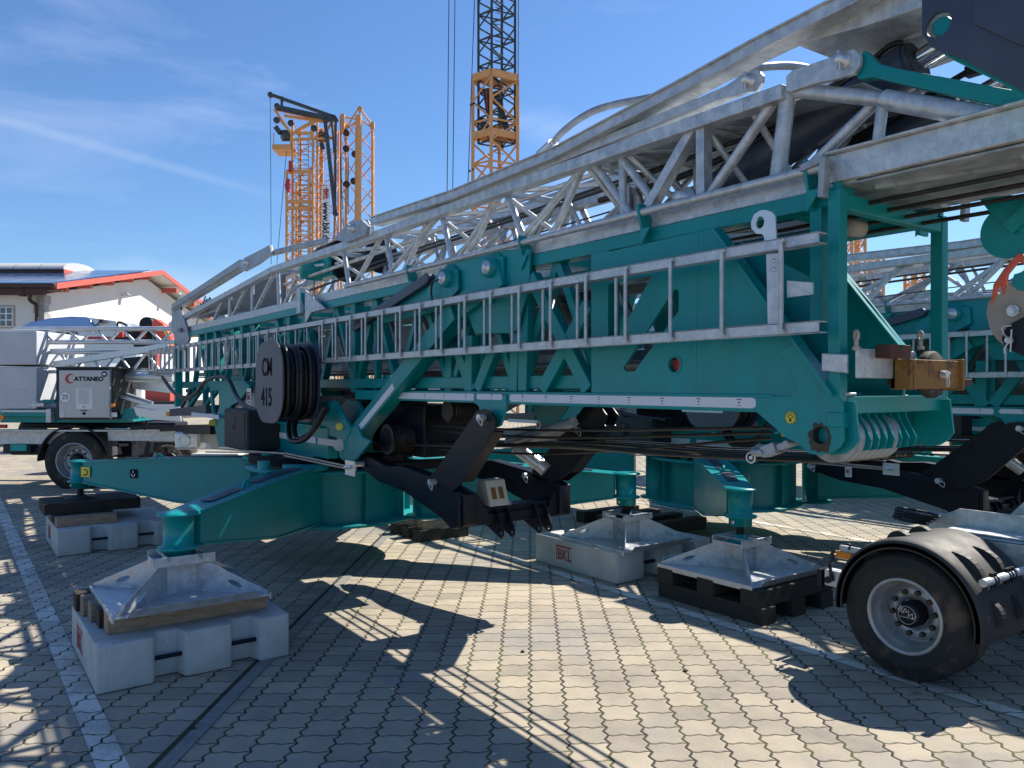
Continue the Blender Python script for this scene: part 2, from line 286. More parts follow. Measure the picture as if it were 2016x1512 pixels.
# pavers -----------------------------------------------------------
def paver_mat(name, paint=False):
    m = bpy.data.materials.new(name); m.use_nodes = True; t = m.node_tree; b = t.nodes['Principled BSDF']
    g = nd(t, 'ShaderNodeNewGeometry'); sp = nd(t, 'ShaderNodeSeparateXYZ'); t.links.new(g.outputs['Position'], sp.inputs[0]); X, Y = sp.outputs[0], sp.outputs[1]
    Q = lambda op, a, b_=None, c=None: math_(t, op, a, b_, c)
    def noise(scale, det=4, rough=.55, vec=None):
        n = nd(t, 'ShaderNodeTexNoise'); n.inputs['Scale'].default_value = scale; n.inputs['Detail'].default_value = det; n.inputs['Roughness'].default_value = rough; t.links.new(vec or g.outputs['Position'], n.inputs[0]); return n.outputs[0]
    def sm(x, a, b_, o0=0, o1=1):
        n = nd(t, 'ShaderNodeMapRange'); n.interpolation_type = 'SMOOTHSTEP'
        for i, q in enumerate((x, a, b_, o0, o1)):
            if isinstance(q, (int, float)): n.inputs[i].default_value = q
            else: t.links.new(q, n.inputs[i])
        return n.outputs[0]
    wob = Q('MULTIPLY', Q('SUBTRACT', noise(3.5, 3), .5), .055); wob2 = Q('MULTIPLY', Q('SUBTRACT', noise(22, 2), .5), .03)
    lat = Q('ADD', Q('MULTIPLY', X, SA), Q('MULTIPLY', Y, CA)); fw = Q('ADD', Q('MULTIPLY', X, -CA), Q('MULTIPLY', Y, SA))
    u0 = Q('ADD', Q('DIVIDE', Q('SUBTRACT', lat, Q('MULTIPLY', fw, .024)), .175), 50.03); v0 = Q('ADD', Q('DIVIDE', fw, .1625), 50.1)
    u0 = Q('ADD', u0, Q('ADD', wob, wob2)); v0 = Q('ADD', v0, Q('ADD', wob, wob2))
    tri = Q('PINGPONG', Q('MULTIPLY', v0, 2), .5)                       # 0..0.5
    u = Q('ADD', u0, Q('MULTIPLY', Q('SUBTRACT', tri, .25), .24))
    colid = Q('FLOOR', u); fu = Q('FRACT', u)
    par = Q('MULTIPLY', Q('MODULO', colid, 2), .5)
    wv = Q('MULTIPLY', Q('SINE', Q('MULTIPLY', fu, 4*math.pi)), .033)
    v = Q('ADD', Q('ADD', v0, par), wv); rowid = Q('FLOOR', v); fv = Q('FRACT', v)
    du = Q('SUBTRACT', .5, Q('ABSOLUTE', Q('SUBTRACT', fu, .5))); dv = Q('SUBTRACT', .5, Q('ABSOLUTE', Q('SUBTRACT', fv, .5)))
    ju = sm(du, .016, .044, 1, 0); jv = sm(dv, .010, .034, 1, 0); J = Q('MAXIMUM', ju, jv)
    cb = nd(t, 'ShaderNodeCombineXYZ'); t.links.new(colid, cb.inputs[0]); t.links.new(rowid, cb.inputs[1])
    wn = nd(t, 'ShaderNodeTexWhiteNoise'); wn.noise_dimensions = '2D'; t.links.new(cb.outputs[0], wn.inputs[0])
    big = noise(.45, 5, .6); mid = noise(5, 5, .6); fine = noise(90, 4, .7)
    val = Q('ADD', Q('MULTIPLY', Q('SUBTRACT', wn.outputs[0], .5), .20), Q('ADD', Q('MULTIPLY', Q('SUBTRACT', big, .5), .55), Q('ADD', Q('MULTIPLY', Q('SUBTRACT', mid, .5), .42), Q('MULTIPLY', Q('SUBTRACT', fine, .5), .30))))
    r1 = nd(t, 'ShaderNodeValToRGB'); e = r1.color_ramp.elements; e[0].position = .2; e[0].color = (.17,.158,.142,1); e[1].position = .8; e[1].color = (.47,.405,.31,1)
    k = e.new(.5); k.color = (.335,.297,.235,1)
    t.links.new(Q('ADD', val, .5), r1.inputs[0]); colr = r1.outputs[0]
    # grey patches
    def mix(f, a, c, bt='MIX'):
        n = nd(t, 'ShaderNodeMixRGB'); n.blend_type = bt
        for i, q in enumerate((f, a, c)):
            if isinstance(q, (int, float)): n.inputs[i].default_value = q
            elif isinstance(q, tuple): n.inputs[i].default_value = (*q, 1)
            else: t.links.new(q, n.inputs[i])
        return n.outputs[0]
    colr = mix(sm(noise(1.1, 4), .48, .70, 0, .55), colr, (.22,.225,.23))
    if paint:
        wear = sm(Q('ADD', noise(2.3, 6, .6), Q('MULTIPLY', Q('SUBTRACT', noise(60, 4, .7), .5), .5)), .40, .58, .30, .78)
        colr = mix(wear, colr, (.70,.69,.65))
    moss = sm(noise(1.7, 5, .65), .46, .60); jc = mix(moss, (.035,.032,.028), (.085,.095,.025))
    # wide mossy joints, thin dry ones
    colr = mix(J, colr, jc)
    tyre = Q('MULTIPLY', sm(Q('ABSOLUTE', Q('SUBTRACT', Q('ADD', Y, Q('MULTIPLY', noise(.35, 2), .5)), 3.15)), .05, .16, 1, 0), sm(noise(1.3, 5), .45, .7, 0, .38)); colr = mix(tyre, colr, (.12,.115,.11))
    sand = Q('MULTIPLY', sm(noise(.9, 6, .7), .56, .70, 0, .55), sm(noise(140, 3, .8), .35, .65)); colr = mix(sand, colr, (.42,.37,.29))
    spots = sm(noise(2.1, 3), .715, .76, 0, .6); colr = mix(spots, colr, (.06,.058,.055))
    t.links.new(colr, b.inputs['Base Color']); b.inputs['Roughness'].default_value = .92; b.inputs['Specular IOR Level'].default_value = .25
    hh = Q('ADD', Q('MULTIPLY', sm(Q('MINIMUM', Q('MULTIPLY', du, 1.08), dv), .01, .075, 0, 1), 1), Q('ADD', Q('MULTIPLY', fine, .10), Q('MULTIPLY', wn.outputs[0], .10)))
    bp = nd(t, 'ShaderNodeBump'); bp.inputs['Strength'].default_value = .75; bp.inputs['Distance'].default_value = .008; t.links.new(hh, bp.inputs['Height']); t.links.new(bp.outputs[0], b.inputs['Normal'])
    return m
M['paver'] = paver_mat('concrete_paver'); M['linepaint'] = paver_mat('worn_white_line_on_pavers', True)
# ------------------------------------------------------------------ ground
b = MB(); b.add([(-900,-900,0),(900,-900,0),(900,900,0),(-900,900,0)], [(0,1,2,3)])
tag(b.build('ground', M['paver'], origin=(0,0,0)), 'large yard of interlocking concrete pavers', 'ground', kind='structure')
for yc, wd in ((.56,.115), (4.22,.10), (7.68,.10), (-3.1,.1)):
    b = MB(); b.add([(-28,yc-wd/2,.004),(2,yc-wd/2,.004),(2,yc+wd/2,.004),(-28,yc+wd/2,.004)], [(0,1,2,3)])
    tag(b.build('road_marking', M['linepaint']), 'worn white parking bay line painted on pavers', 'road marking', kind='structure')
def yardstrip(l0, l1, f0, f1, z, m, name, label):
    sl = .024; pts = [L2W(l0+sl*f0, f0, z), L2W(l1+sl*f0, f0, z), L2W(l1+sl*f1, f1, z), L2W(l0+sl*f1, f1, z)]
    b = MB(); b.add(pts, [(0,1,2,3)]); tag(b.build(name, m), label, 'channel', kind='structure')
yardstrip(-1.575, -1.50, 2.4, 9.6, .006, M['conc_d'] if 'conc_d' in M else mat('drain_kerb', (.20,.20,.19), .9, 0, .2, 20, .4, 60), 'drain_kerb', 'flat concrete edging strip along the drain slot')
yardstrip(-1.60, -1.575, 2.4, 9.6, .008, mat('drain_dirt', (.03,.035,.015), .95, 0, .6, 14, .5, 60), 'drain_slot', 'narrow dark mossy drainage slot in the pavers')
# ------------------------------------------------------------------ the folded crane
YN, YF = 2.75, 3.58
XF = F(1648, 500, YN).x
XL = -12.35
ORG = (-7.0, 2.97, 0)
crane = empty('folded_crane', ORG, 'nearest teal folded tower crane, with a long galvanised ladder and a reel numbered CM 415', 'tower crane', 'folded tower cranes standing on outriggers')
def ngon(c, r, n=16, a0=0, plane='y'):
    return [V((c[0]+r*math.cos(a0+2*math.pi*i/n), c[1], c[2]+r*math.sin(a0+2*math.pi*i/n))) for i in range(n)]
def PL(pts, Y): return [F(px, py, Y) for px, py in pts]
def P(name, mb, m, par=None, bevel=0, label=None):
    o = mb.build(name, M[m], par or crane, bevel)
    if label: o['label'] = label
    return o
# --- lower tower frame: chords
zA1, zA0 = F(1340,432,YN).z, F(1340,462,YN).z
zB1, zB0 = F(1490,775,YN).z, F(1490,811,YN).z
frame = MB()
for y in (YN+.03, YF-.13):
    frame.box((XL+.1, y, zA0), (XF, y+.10, zA1))
    frame.box((-6.0 if y < 3 else -12.1, y-.036, zB0), (-1.95, y+.10, zB1))
    frame.box((-12.1, y+.02, zB0+.09), (-3.0, y+.09, zB0+.17))
frame.box((-12.1, 3.1, 1.60), (-3.2, 3.2, 1.66))
fr = P('tower_frame', frame, 'teal', bevel=.006)
tw = fr
# lattice of the tower, near and far side
def truss(mb, xs, y, za, zb, w, kind='W', t=None):
    for i in range(len(xs)-1):
        a, c = xs[i], xs[i+1]
        if kind == 'W': mb.bar((a,y,zb), ((a+c)/2,y,za), w, w*.8); mb.bar(((a+c)/2,y+.004,za), (c,y+.004,zb), w, w*.8)
        else: mb.bar((a,y,za if i % 2 else zb), (c,y,zb if i % 2 else za), w, w*.8)
xs = [-3.06 - .78*i for i in range(12)]
for y, nm in ((YN+.10, 'side_lattice'), (YF-.10, 'side_lattice')):
    mb = MB(); truss(mb, xs, y, zA0+.02, zB1-.02, .065)
    for k, x in enumerate(xs[::2]): mb.bar((x,y,zB1-.02), (x,y,zA0+.02), .09, .085)
    for x in xs[1::2]: mb.bar((x-.39,y,zB1), (x-.39,y,zA0), .055, .05)
    P(nm, mb, 'teal', bevel=.004)
mb = MB()
for k in range(13):
    x = -1.9 - .85*k; mb.mark(); mb.bar((x, YN+.1, zA0+.05), (x, YF-.1, zA0+.05), .06, .05, side=(1,0,0)); mb.mark(); mb.bar((x, YN+.1, zB0+.04), (x, YF-.1, zB0+.04), .06, .05, side=(1,0,0))
mb.each('cross_bar', M['teal'], crane)
# inner telescoped mast, galvanised, with added sheets that block sunlight
mb = MB()
for y in (3.0, 3.36):
    for z in (1.74, 2.16): mb.box((-12.1, y, z), (-2.5, y+.05, z+.055))
    if y < 3.1: mb.box((-12.0, 2.98, 1.715), (-2.6, 3.42, 1.732)); mb.box((-9.5, 2.96, 2.235), (-2.3, 3.42, 2.25))  # two added sheets, put in to make the crane's ground shadow more solid
    truss(mb, [-2.9-.55*i for i in range(17)], y+.025, 2.16, 1.77, .035)
for k in range(17): mb.box((-2.95-.55*k, 3.05, 1.75), (-3.0-.55*k, 3.36, 1.79))
mb.box((-11.9, 3.30, 1.68), (-8.3, 3.34, 2.12)); mb.box((-8.1, 3.2, 1.70), (-5.3, 3.24, 2.12)); mb.box((-5.1, 3.3, 1.74), (-3.5, 3.33, 2.14)); mb.box((-6.4, 3.40, 1.62), (-3.2, 3.42, 1.80))  # last box is an added panel that cuts sun leaking through the lattice
P('inner_mast', mb, 'galv_d')
# --- side panels of the foot section
outer = [(1165,503),(1410,449),(1503,568),(1646,778),(1568,786),(1540,800),(1165,776)]
slot = [(1227,724),(1233,732),(1249,731),(1336,612),(1336,574),(1331,569),(1325,572)]
win = [(1197,560),(1284,542),(1218,661),(1197,661)]
ph = F(1328,718,YN); hole = [V((ph.x + .036*math.cos(t), YN, ph.z + .036*math.sin(t))) for t in [2*math.pi*i/18 for i in range(18)]]
pan = MB(); pan.plate(PL(outer,YN), (0,.014,0), [PL(slot,YN), PL(win,YN), hole])
pan.bar(F(1412,452,YN), F(1646,778,YN), .07, .014, side=(0,1,0))
pan.box((F(1165,500,YN).x-.02, YN+.014, zB1), (F(1195,500,YN).x, YN+.09, zA0))
pan.lathe([(.036,.0),(.036,.004),(.044,.004),(.044,-.004),(.036,-.004)], (ph.x,YN,ph.z), (0,1,0), 24)
sp = P('side_panel', pan, 'teal', bevel=.002)
mb = MB(); mb.bar(F(1373,455,YN)+V((0,-.001,0)), F(1369,772,YN)+V((0,-.001,0)), .002, .004); P('weld_seam', mb, 'teal_light', sp)
mb = MB(); mb.tube((ph.x,YN+.03,ph.z),(ph.x,YN+.06,ph.z),.034,18); P('red_cap', mb, 'red', sp)
dy = V((0, YF-YN-.014, 0)); pan = MB()
pan.plate([p+dy for p in PL(outer,YN)], (0,.014,0), [[p+dy for p in PL(slot,YN)]])
pan.bar(F(1412,452,YN)+dy, F(1646,778,YN)+dy, .07, .014, side=(0,1,0)); P('side_panel', pan, 'teal', bevel=.002)
mb = MB(); mb.plate([p+V((0,.12,0)) for p in PL([(1420,470),(1600,560),(1600,770),(1300,770),(1300,560)],YN)], (0,.01,0)); mb.box((-3.0,3.15,1.58),(-1.95,3.17,2.25)); P('inner_web', mb, 'teal')
# foot lug plates with the big bores
lugo = [(1491,783),(1560,780),(1573,764),(1552,712),(1534,691),(1568,676),(1616,733),(1660,790),(1664,866),(1656,880),(1640,891),(1617,896),(1594,892),(1575,873),(1552,862),(1491,810)]
lc = F(1618,857,YN)
def bore(Y, r=.034): return [V((lc.x+r*math.cos(2*math.pi*i/20), Y, lc.z+r*math.sin(2*math.pi*i/20))) for i in range(20)]
for Y in (YN-.012, YF-.004):
    mb = MB(); o_ = [p + V((0, Y-YN, 0)) for p in PL(lugo, YN)]; mb.plate(o_, (0,.016,0), [bore(Y)])
    lg = P('foot_lug', mb, 'teal', bevel=.002)
    mb = MB(); mb.lathe([(.034,0),(.034,.12)], (lc.x,Y,lc.z), (0,1,0), 20); P('bore_sleeve', mb, 'grime', lg)
    rr = [.038+.016*random.random()+(.012 if 14 < _ < 24 else 0) for _ in range(26)]
    mb = MB(); ring = [V((lc.x+rr[i]*math.cos(2*math.pi*i/26), Y-.0015, lc.z-.004+rr[i]*1.1*math.sin(2*math.pi*i/26))) for i in range(26)]
    mb.plate(ring, (0,.001,0), [bore(Y-.0015,.035)]); P('grease_stain', mb, 'grime', lg)
for Y in (YN+.03, YF-.05):      # second lug cheeks beside the front plates
    mb = MB(); o_ = [p + V((.03, Y-YN, 0)) for p in PL([(1598,790),(1660,790),(1668,866),(1656,882),(1640,893),(1617,896),(1594,890),(1585,860)], YN)]; mb.plate(o_, (0,.012,0)); P('lug_cheek', mb, 'teal', bevel=.002)
mb = MB()
for k in range(7):
    y = 2.93 + .058*k
    mb.plate([V((XF-.02,y,lc.z+.11)), V((XF-.005,y,lc.z+.06)), V((lc.x+.10,y,lc.z-.02)), V((lc.x+.09,y,lc.z-.06)), V((lc.x-.02,y,lc.z-.08)), V((lc.x-.18,y,lc.z-.03)), V((lc.x-.16,y,lc.z+.11))], (0,.007,0))
P('guide_fins', mb, 'teal')
mb = MB()
mb.plate([V((XF-.02,YN+.03,1.545)), V((XF-.02,YF,1.545)), V((XF-.30,YF,1.40)), V((XF-.30,YN+.03,1.40))], (0,0,.006)); P('fin_cover', mb, 'teal')
for k in range(7):
    y = 2.83 + .055*k; mb = MB(); mb.lathe([(.02,0),(.095,0),(.097,.006),(.088,.014),(.097,.022),(.095,.028),(.02,.028)], (lc.x-.01,y,lc.z-.015), (0,1,0), 40); P('rope_sheave', mb, 'galv_d')
# front frame: posts, beams
zT = F(1650,372,YN).z
XP = F(1629,500,YN-.01).x; YP2 = FX(1831,600,XP).y
for (y0, nm) in ((YN-.01,'front_post'), (YP2,'front_post')):
    mb = MB(); mb.box((XP, y0, zB0-.005), (XP+.052, y0+.055, zT)); mb.box((XP+.0,y0-.008,zB0-.05),(XP+.06,y0+.063,zB0+.01)); mb.box((XP+.012,y0+.012,zT),(XP+.04,y0+.044,zT+.03)); P('front_post', mb, 'teal', bevel=.005)
mb = MB(); mb.box((XP+.002, YN+.045, zT-.075), (XP+.05, YP2, zT-.012)); P('front_beam', mb, 'teal', bevel=.005)
mb = MB(); mb.box((XP, YN+.045, zB0), (XP+.055, YP2, zB0+.07)); P('front_beam', mb, 'teal', bevel=.005)
mb = MB(); mb.box((XF-.28, YN+.05, zA0), (XF-.22, YF-.05, zA0+.06)); P('cross_beam', mb, 'teal', bevel=.004)
mb = MB(); q = F(1615,440,YN); mb.box((XF-.13,YN+.02,zA0-.45),(XF-.08,YN+.08,zA0)); P('corner_post', mb, 'teal', bevel=.004)
mb = MB(); q = FX(1692,450,XF-.1); mb.lathe([(.0,0),(.022,0),(.022,-.012),(.036,-.012),(.036,.06),(0,.06)], q, (-.3,-1,0), 24); P('rubber_roller', mb, 'beige')
# angle brackets of scorched bars hanging on the posts
for Y, px in ((YN-.03, 1635), (YF+.03, 1880)):
    mb = MB(); x = XF-.03 if Y < 3 else XF+.09; mb.bar((x,Y,zT+.12),(x-.01,Y,zT-.03),.045,.025); mb.bar((x-.10,Y,zT+.10),(x,Y,zT+.12),.04,.03); P('guide_finger', mb, 'galv_d', bevel=.003)
# reflective strips
def strip(a, b_, Y, hh=(783,804), par=fr, z=None):
    z1, z0 = (F(1490,hh[0],YN).z, F(1490,hh[1],YN).z) if z is None else z; r = (z1-z0)/2
    x0, x1 = F(a,790,Y).x, F(b_,790,Y).x; pts = []
    for i in range(9): t = math.pi/2 + math.pi*i/8; pts.append(V((x0+r+r*math.cos(t), Y, (z0+z1)/2+r*math.sin(t))))
    for i in range(9): t = -math.pi/2 + math.pi*i/8; pts.append(V((x1-r+r*math.cos(t), Y, (z0+z1)/2+r*math.sin(t))))
    mb = MB(); mb.plate(pts, (0,.003,0)); s = P('reflective_strip', mb, 'refl', par)
    n = max(1, int((x1-x0)/.22)); mb = MB()
    for k in range(n):
        x = x0 + (k+.6)*(x1-x0)/n; zz = (z0+z1)/2
        mb.box((x-.012,Y-.001,zz+.012),(x+.012,Y-.0003,zz+.0155)); mb.box((x-.004,Y-.001,zz-.002),(x+.004,Y-.0003,zz+.004)); mb.box((x-.008,Y-.001,zz-.014),(x+.008,Y-.0003,zz-.012))
    P('printed_marks', mb, 'ink', s)
strip(1003,1489,YN-.0105); strip(780,935,YN-.0105)
# lug for the tow frame strut under the strip
mb = MB(); mb.plate(PL([(932,777),(996,777),(996,800),(985,838),(975,842),(955,842),(942,800),(932,792)], YN-.02), (0,.018,0)); mb.plate(PL([(932,777),(996,777),(996,800),(985,838),(975,842),(955,842),(942,800),(932,792)], YN+.1), (0,.018,0))
tl = P('strut_lug', mb, 'teal', bevel=.003); strip(938,989,YN-.023,(783,800),tl)
mb = MB(); mb.plate([p+V((0,.62,0)) for p in PL([(900,800),(970,800),(940,850),(915,842)], YN)], (0,.02,0)); P('strut_lug', mb, 'teal')
# --- knuckle plate with two pins
kp = [(735,640),(862,545),(880,520),(995,492),(1042,490),(1042,560),(1016,650),(1008,656),(935,657),(905,580),(860,612),(830,620)]
mb = MB(); mb.plate(PL(kp, YN-.005), (0,.02,0)); mb.mark(); mb.plate([p+V((0,.75,0)) for p in PL(kp, YN-.005)], (0,.02,0)); kn = mb.each('knuckle_plate', M['teal'], crane, .003)[0]
mb = MB(); mb.plate(PL([(930,535),(925,560),(912,582),(915,585),(938,552),(938,580),(962,600),(990,560),(990,505),(960,505)], YN-.03), (0,.02,0))
mb.plate(PL([(828,612),(840,570),(862,540),(900,530),(902,570),(880,595),(850,600)], YN-.035), (0,.02,0)); P('hook_plate', mb, 'teal', kn, .003)
for px, py, r in ((878,548,.062),(965,527,.062)):
    c = F(px,py,YN-.05); mb = MB(); mb.lathe([(0,-.03),(r,-.03),(r,.03)], c, (0,1,0), 28); mb.lathe([(.001,-.004),(r*1.55,-.004),(r*1.55,.02)], c+V((0,.03,0)), (0,1,0), 30); b1 = P('pin_boss', mb, 'teal', kn)
    mb = MB(); mb.lathe([(0,-.012),(.012,-.012),(.014,-.002),(.043,-.004),(.043,0)], c+V((0,-.032,0)), (0,1,0), 28); mb.lathe([(.001,0),(.013,0)], c+V((0,-.047,0)), (0,1,0), 16); P('pin', mb, 'zinc', b1)
# bent tie bar (dark) and its hose
mb = MB(); mb.bar(F(845,548,YN-.03), F(700,645,YN-.03), .05, .07); mb.lathe([(0,-.03),(.035,-.03),(.035,.03),(0,.03)], F(845,548,YN-.03), (0,1,0), 16); P('tie_bar', mb, 'navy', bevel=.004)
mb = MB(); mb.path([F(868,550,YN-.08), F(852,556,YN-.08), F(849,575,YN-.07), F(850,598,YN-.06), F(835,606,YN-.05)], .008, 6); P('hose', mb, 'cable')
# --- big diagonal strut down to the slewing frame
YS = 2.665
mb = MB(); mb.bar(F(905,612,YS+.06), F(696,868,YS+.06), .12, .13); mb.bar(F(1000,540,YS+.1), F(900,620,YS+.1), .12, .15)
mb.plate(PL([(663,868),(676,845),(702,838),(712,860),(730,868),(700,905),(682,912),(668,900)], YS-.03), (0,.022,0)); ds = P('diagonal_strut', mb, 'teal', bevel=.006)
a, c = F(700,852,YS-.004), F(775,760,YS-.004); mb = MB(); mb.bar(a, c, .004, .05); P('reflective_strip', mb, 'refl', ds)
mb = MB(); mb.tube(F(668,876,YS-.06), F(668,876,YS+.1), .05, 24); P('pivot_pin', mb, 'cream', ds)
# two more struts seen through the lattice
mb = MB()
for kk, (p0, p1) in enumerate((((1050,545),(1163,768)),((1163,600),(1072,768)),((928,770),(930,660)),((905,690),(935,770)),((975,690),(945,768)),((1016,770),(1020,655)),((1040,530),(1035,770)))): mb.mark(); mb.bar(F(*p0,YN+.03+.004*kk), F(*p1,YN+.03+.004*kk), .06, .085)
mb.each('web_member', M['teal'], crane, .005)
# --- slewing frame on the ring
x0, x1 = F(520,850,YN).x-.2, F(671,866,YN).x+.02
mb = MB()
for y in (2.62, 3.42):
    mb.box((-9.3, y, .98), (x1, y+.10, 1.24)); mb.box((-9.3, y-.03, 1.235), (x1-.1, y+.13, 1.255)); mb.box((-9.0, y-.03, .965), (x1-.25, y+.13, .985))
for x in (-9.2,-8.2,-7.1,-6.5): mb.box((x,2.7,1.0),(x+.1,3.44,1.2))
sf = P('slewing_frame', mb, 'teal', bevel=.005)
for a_, c_ in ((532,570),(577,622),(626,671)):
    mb = MB(); xa, xb = F(a_,855,2.616).x, F(c_,855,2.616).x; mb.box((xa,2.614,1.095),(xb,2.618,1.15)); P('reflective_strip', mb, 'refl', sf)
mb = MB(); mb.plate(PL([(612,842),(628,802),(640,788),(660,790),(692,845),(680,870)], 2.63), (0,.03,0)); mb.mark(); mb.plate([p+V((0,.2,0)) for p in PL([(612,842),(628,802),(640,788),(660,790),(692,845),(680,870)], 2.63)], (0,.03,0))
mb.mark(); mb.plate([p+V((0,.8,0)) for p in PL([(612,842),(628,802),(640,788),(660,790),(692,845),(680,870)], 2.63)], (0,.03,0)); pl_ = mb.each('pivot_lug', M['teal'], sf, .003)
mb = MB(); mb.tube(F(618,818,2.58),F(646,818,2.64),.04,18); mb.tube(F(618,818,2.56),F(618,818,2.60),.05,12); P('pivot_bolt', mb, 'galv_d', sf)
for px, py in ((668,840),): mb = MB(); mb.tube(F(px,py,2.60),F(px,py,2.604),.03,20); P('yellow_sticker', mb, 'yellow', sf)
mb = MB(); mb.tube(F(418,832,2.56),F(418,832,2.564),.04,20); P('yellow_sticker', mb, 'yellow', sf)
# slewing ring with teeth
mb = MB(); n = 90; vs = []; prof = []
for i in range(n*2):
    t = math.pi*i/n; r = .76 if i % 2 else .73; prof.append((ORG[0]+r*math.cos(t), ORG[1]+r*math.sin(t)))
m_ = len(prof); mb.add([(x,y,.90) for x,y in prof]+[(x,y,.975) for x,y in prof], [(i,(i+1)%m_,m_+(i+1)%m_,m_+i) for i in range(m_)]); mb.add([(x,y,.975) for x,y in prof], [tuple(range(m_))]); mb.add([(x,y,.90) for x,y in prof], [tuple(reversed(range(m_)))])
mb.tube((ORG[0],ORG[1],.84),(ORG[0],ORG[1],.90),.66,40); P('slewing_ring', mb, 'black')
# base body
mb = MB(); c0 = V(ORG)
mb.lathe([(0,.84),(.80,.84),(.80,.865),(.0,.865)], (c0.x,c0.y,0), (0,0,1), 40); mb.lathe([(.68,.40),(.68,.84)], (c0.x,c0.y,0), (0,0,1), 40); mb.lathe([(0,.375),(.82,.375),(.82,.40),(0,.40)], (c0.x,c0.y,0), (0,0,1), 40)

for k in range(10): t_ = 2*math.pi*k/10; mb.bar((c0.x+.70*math.cos(t_),c0.y+.70*math.sin(t_),.40),(c0.x+.70*math.cos(t_),c0.y+.70*math.sin(t_),.84),.012,.09,side=(-math.sin(t_),math.cos(t_),0))
base = P('base_body', mb, 'teal')
# outrigger arms ----------------------------------------------------
def arm(root, foot, jackz, parent, origin, stickers=False, par_empty=None):
    global crane
    r, f = V((*root,0)), V((*foot,0)); d = (f-r).normalized(); s = V((-d.y,d.x,0)); up = V((0,0,1))
    secs = [(r, .13, .43, .90), (r + (f-r)*.42, .115, .47, .885), (f - d*.10, .085, .635, .825)]
    mb = MB(); pts = [[c + s*w*q + up*z for (q,z) in ((-1,z0),(1,z0),(1,z1),(-1,z1))] for c,w,z0,z1 in secs]
    for a_, c_ in zip(pts[:-1], pts[1:]): mb.hexa(a_+c_)
    # flanges
    for a_, c_ in zip(secs[:-1], secs[1:]):
        for k, t in ((2,-.014),(3,.014)):
            q = [a_[0]-s*(a_[1]+.02)+up*a_[k], a_[0]+s*(a_[1]+.02)+up*a_[k], c_[0]+s*(c_[1]+.02)+up*c_[k], c_[0]-s*(c_[1]+.02)+up*c_[k]]
            mb.hexa(q+[p+up*t for p in q])
    mb.lathe([(0,.84),(.12,.84),(.125,.826),(.088,.824),(.088,.64),(.12,.636),(.12,.622),(.085,.62),(.085,.56),(0,.56)], f, (0,0,1), 28)
    o = mb.build('outrigger_arm', M['teal'], parent, .0)
    g = MB()
    for t0, t1 in ((.05,.50),(.62,.84)):
        a_, c_ = r+(f-r)*t0, r+(f-r)*t1
        def top(t): return .90-.015*t/.42 if t < .42 else .885-(t-.42)/(.55)*.06
        q = [a_-s*.045+up*(top(t0)+.017), a_+s*.045+up*(top(t0)+.017), c_+s*.04+up*(top(t1)+.019), c_-s*.04+up*(top(t1)+.019)]; g.hexa(q+[p+up*.003 for p in q])
    g.build('grip_strip', M['navy'], o)
    lp = r + (f-r)*.56 + up*.87; l = MB(); arc = [lp + d*(.06*math.cos(t)) + up*(.06*math.sin(t)) for t in [math.pi*i/10 for i in range(11)]]; arc = [lp+d*.085]+arc+[lp-d*.085]
    ho = [lp+up*.025 + d*(.02*math.cos(t)) + up*(.02*math.sin(t)) for t in [2*math.pi*i/12 for i in range(12)]]
    l.plate([p - s*.008 for p in arc], s*.016, [[p - s*.008 for p in ho]]); l.build('lifting_lug', M['teal_light'], o)
    j = MB(); j.tube(f+up*jackz, f+up*.60, .032, 18)
    for k in range(int((.56-jackz-.05)/.012)): j.lathe([(.032,0),(.035,.003),(.032,.006)], f+up*(jackz+.04+.012*k), (0,0,1), 18)
    j.tube(f+up*(jackz+.0), f+up*(jackz+.05), .05, 20, .04); js = j.build('jack_screw', M['galv_d'] if jackz > .5 else M['black'], parent)
    c_ = MB(); ct = f - s*.0 + up*.59 - V((0,.088,0)); c_.lathe([(0,-.004),(.014,-.004),(.016,0),(.016,.01)], ct, (0,1,0), 14); c_.build('lock_bolt', M['zinc'], js)
    return o, d, s
E1 = [((-6.45,2.5),(-4.98,1.13),.50),((-7.55,2.5),(-9.02,1.10),.385),((-6.3,3.6),(-4.93,4.82),.47),((-7.7,3.5),(-8.7,4.58),.4)]
arms = [arm(a_, f_, z, crane, ORG) for a_, f_, z in E1]
# stickers on the far-left arm (read from the camera side)
o, d, s = arms[1]
def on_arm(root, foot, t, z, s, d, off): return V((*root,0)) + (V((*foot,0))-V((*root,0)))*t + V((0,0,z)) + s*off
side = s if s.dot(V((CA,-SA,0))) > 0 else -s
side = s if (s.dot(V((CA,-SA,0))) > 0) else -s
rt, ft = E1[1][0], E1[1][1]
def decal(t, z, w, h, m, name, k=1.0):
    wid = .13+(.085-.13)*t + .012 + .002*k; p = on_arm(rt, ft, t, z, side, d, wid); mb = MB(); q = [p + d*w/2*i + V((0,0,h/2*j)) for i,j in ((-1,-1),(1,-1),(1,1),(-1,1))]; mb.plate(q, side*.002); return mb.build(name, M[m], o)
dk = decal(.93,.735,.10,.10,'yellow','warning_sticker')
dk2 = decal(.66,.73,.075,.085,'ink','hook_sticker')
pz = on_arm(rt, ft, .66, .73, side, d, .13-.045*.66+.019)
mb = MB(); arcp = [pz + d*(.018*math.cos(t)) + V((0,0,-.008+.018*math.sin(t))) for t in [R(-200+25*i) for i in range(10)]]; mb.path(arcp, .0045, 6); mb.tube(pz+V((0,0,.008)), pz+V((0,0,.03)), .005, 8); mb.build('hook_symbol', M['white'], o)
pz = on_arm(rt, ft, .93, .735, side, d, .13-.045*.93+.018); mb = MB()
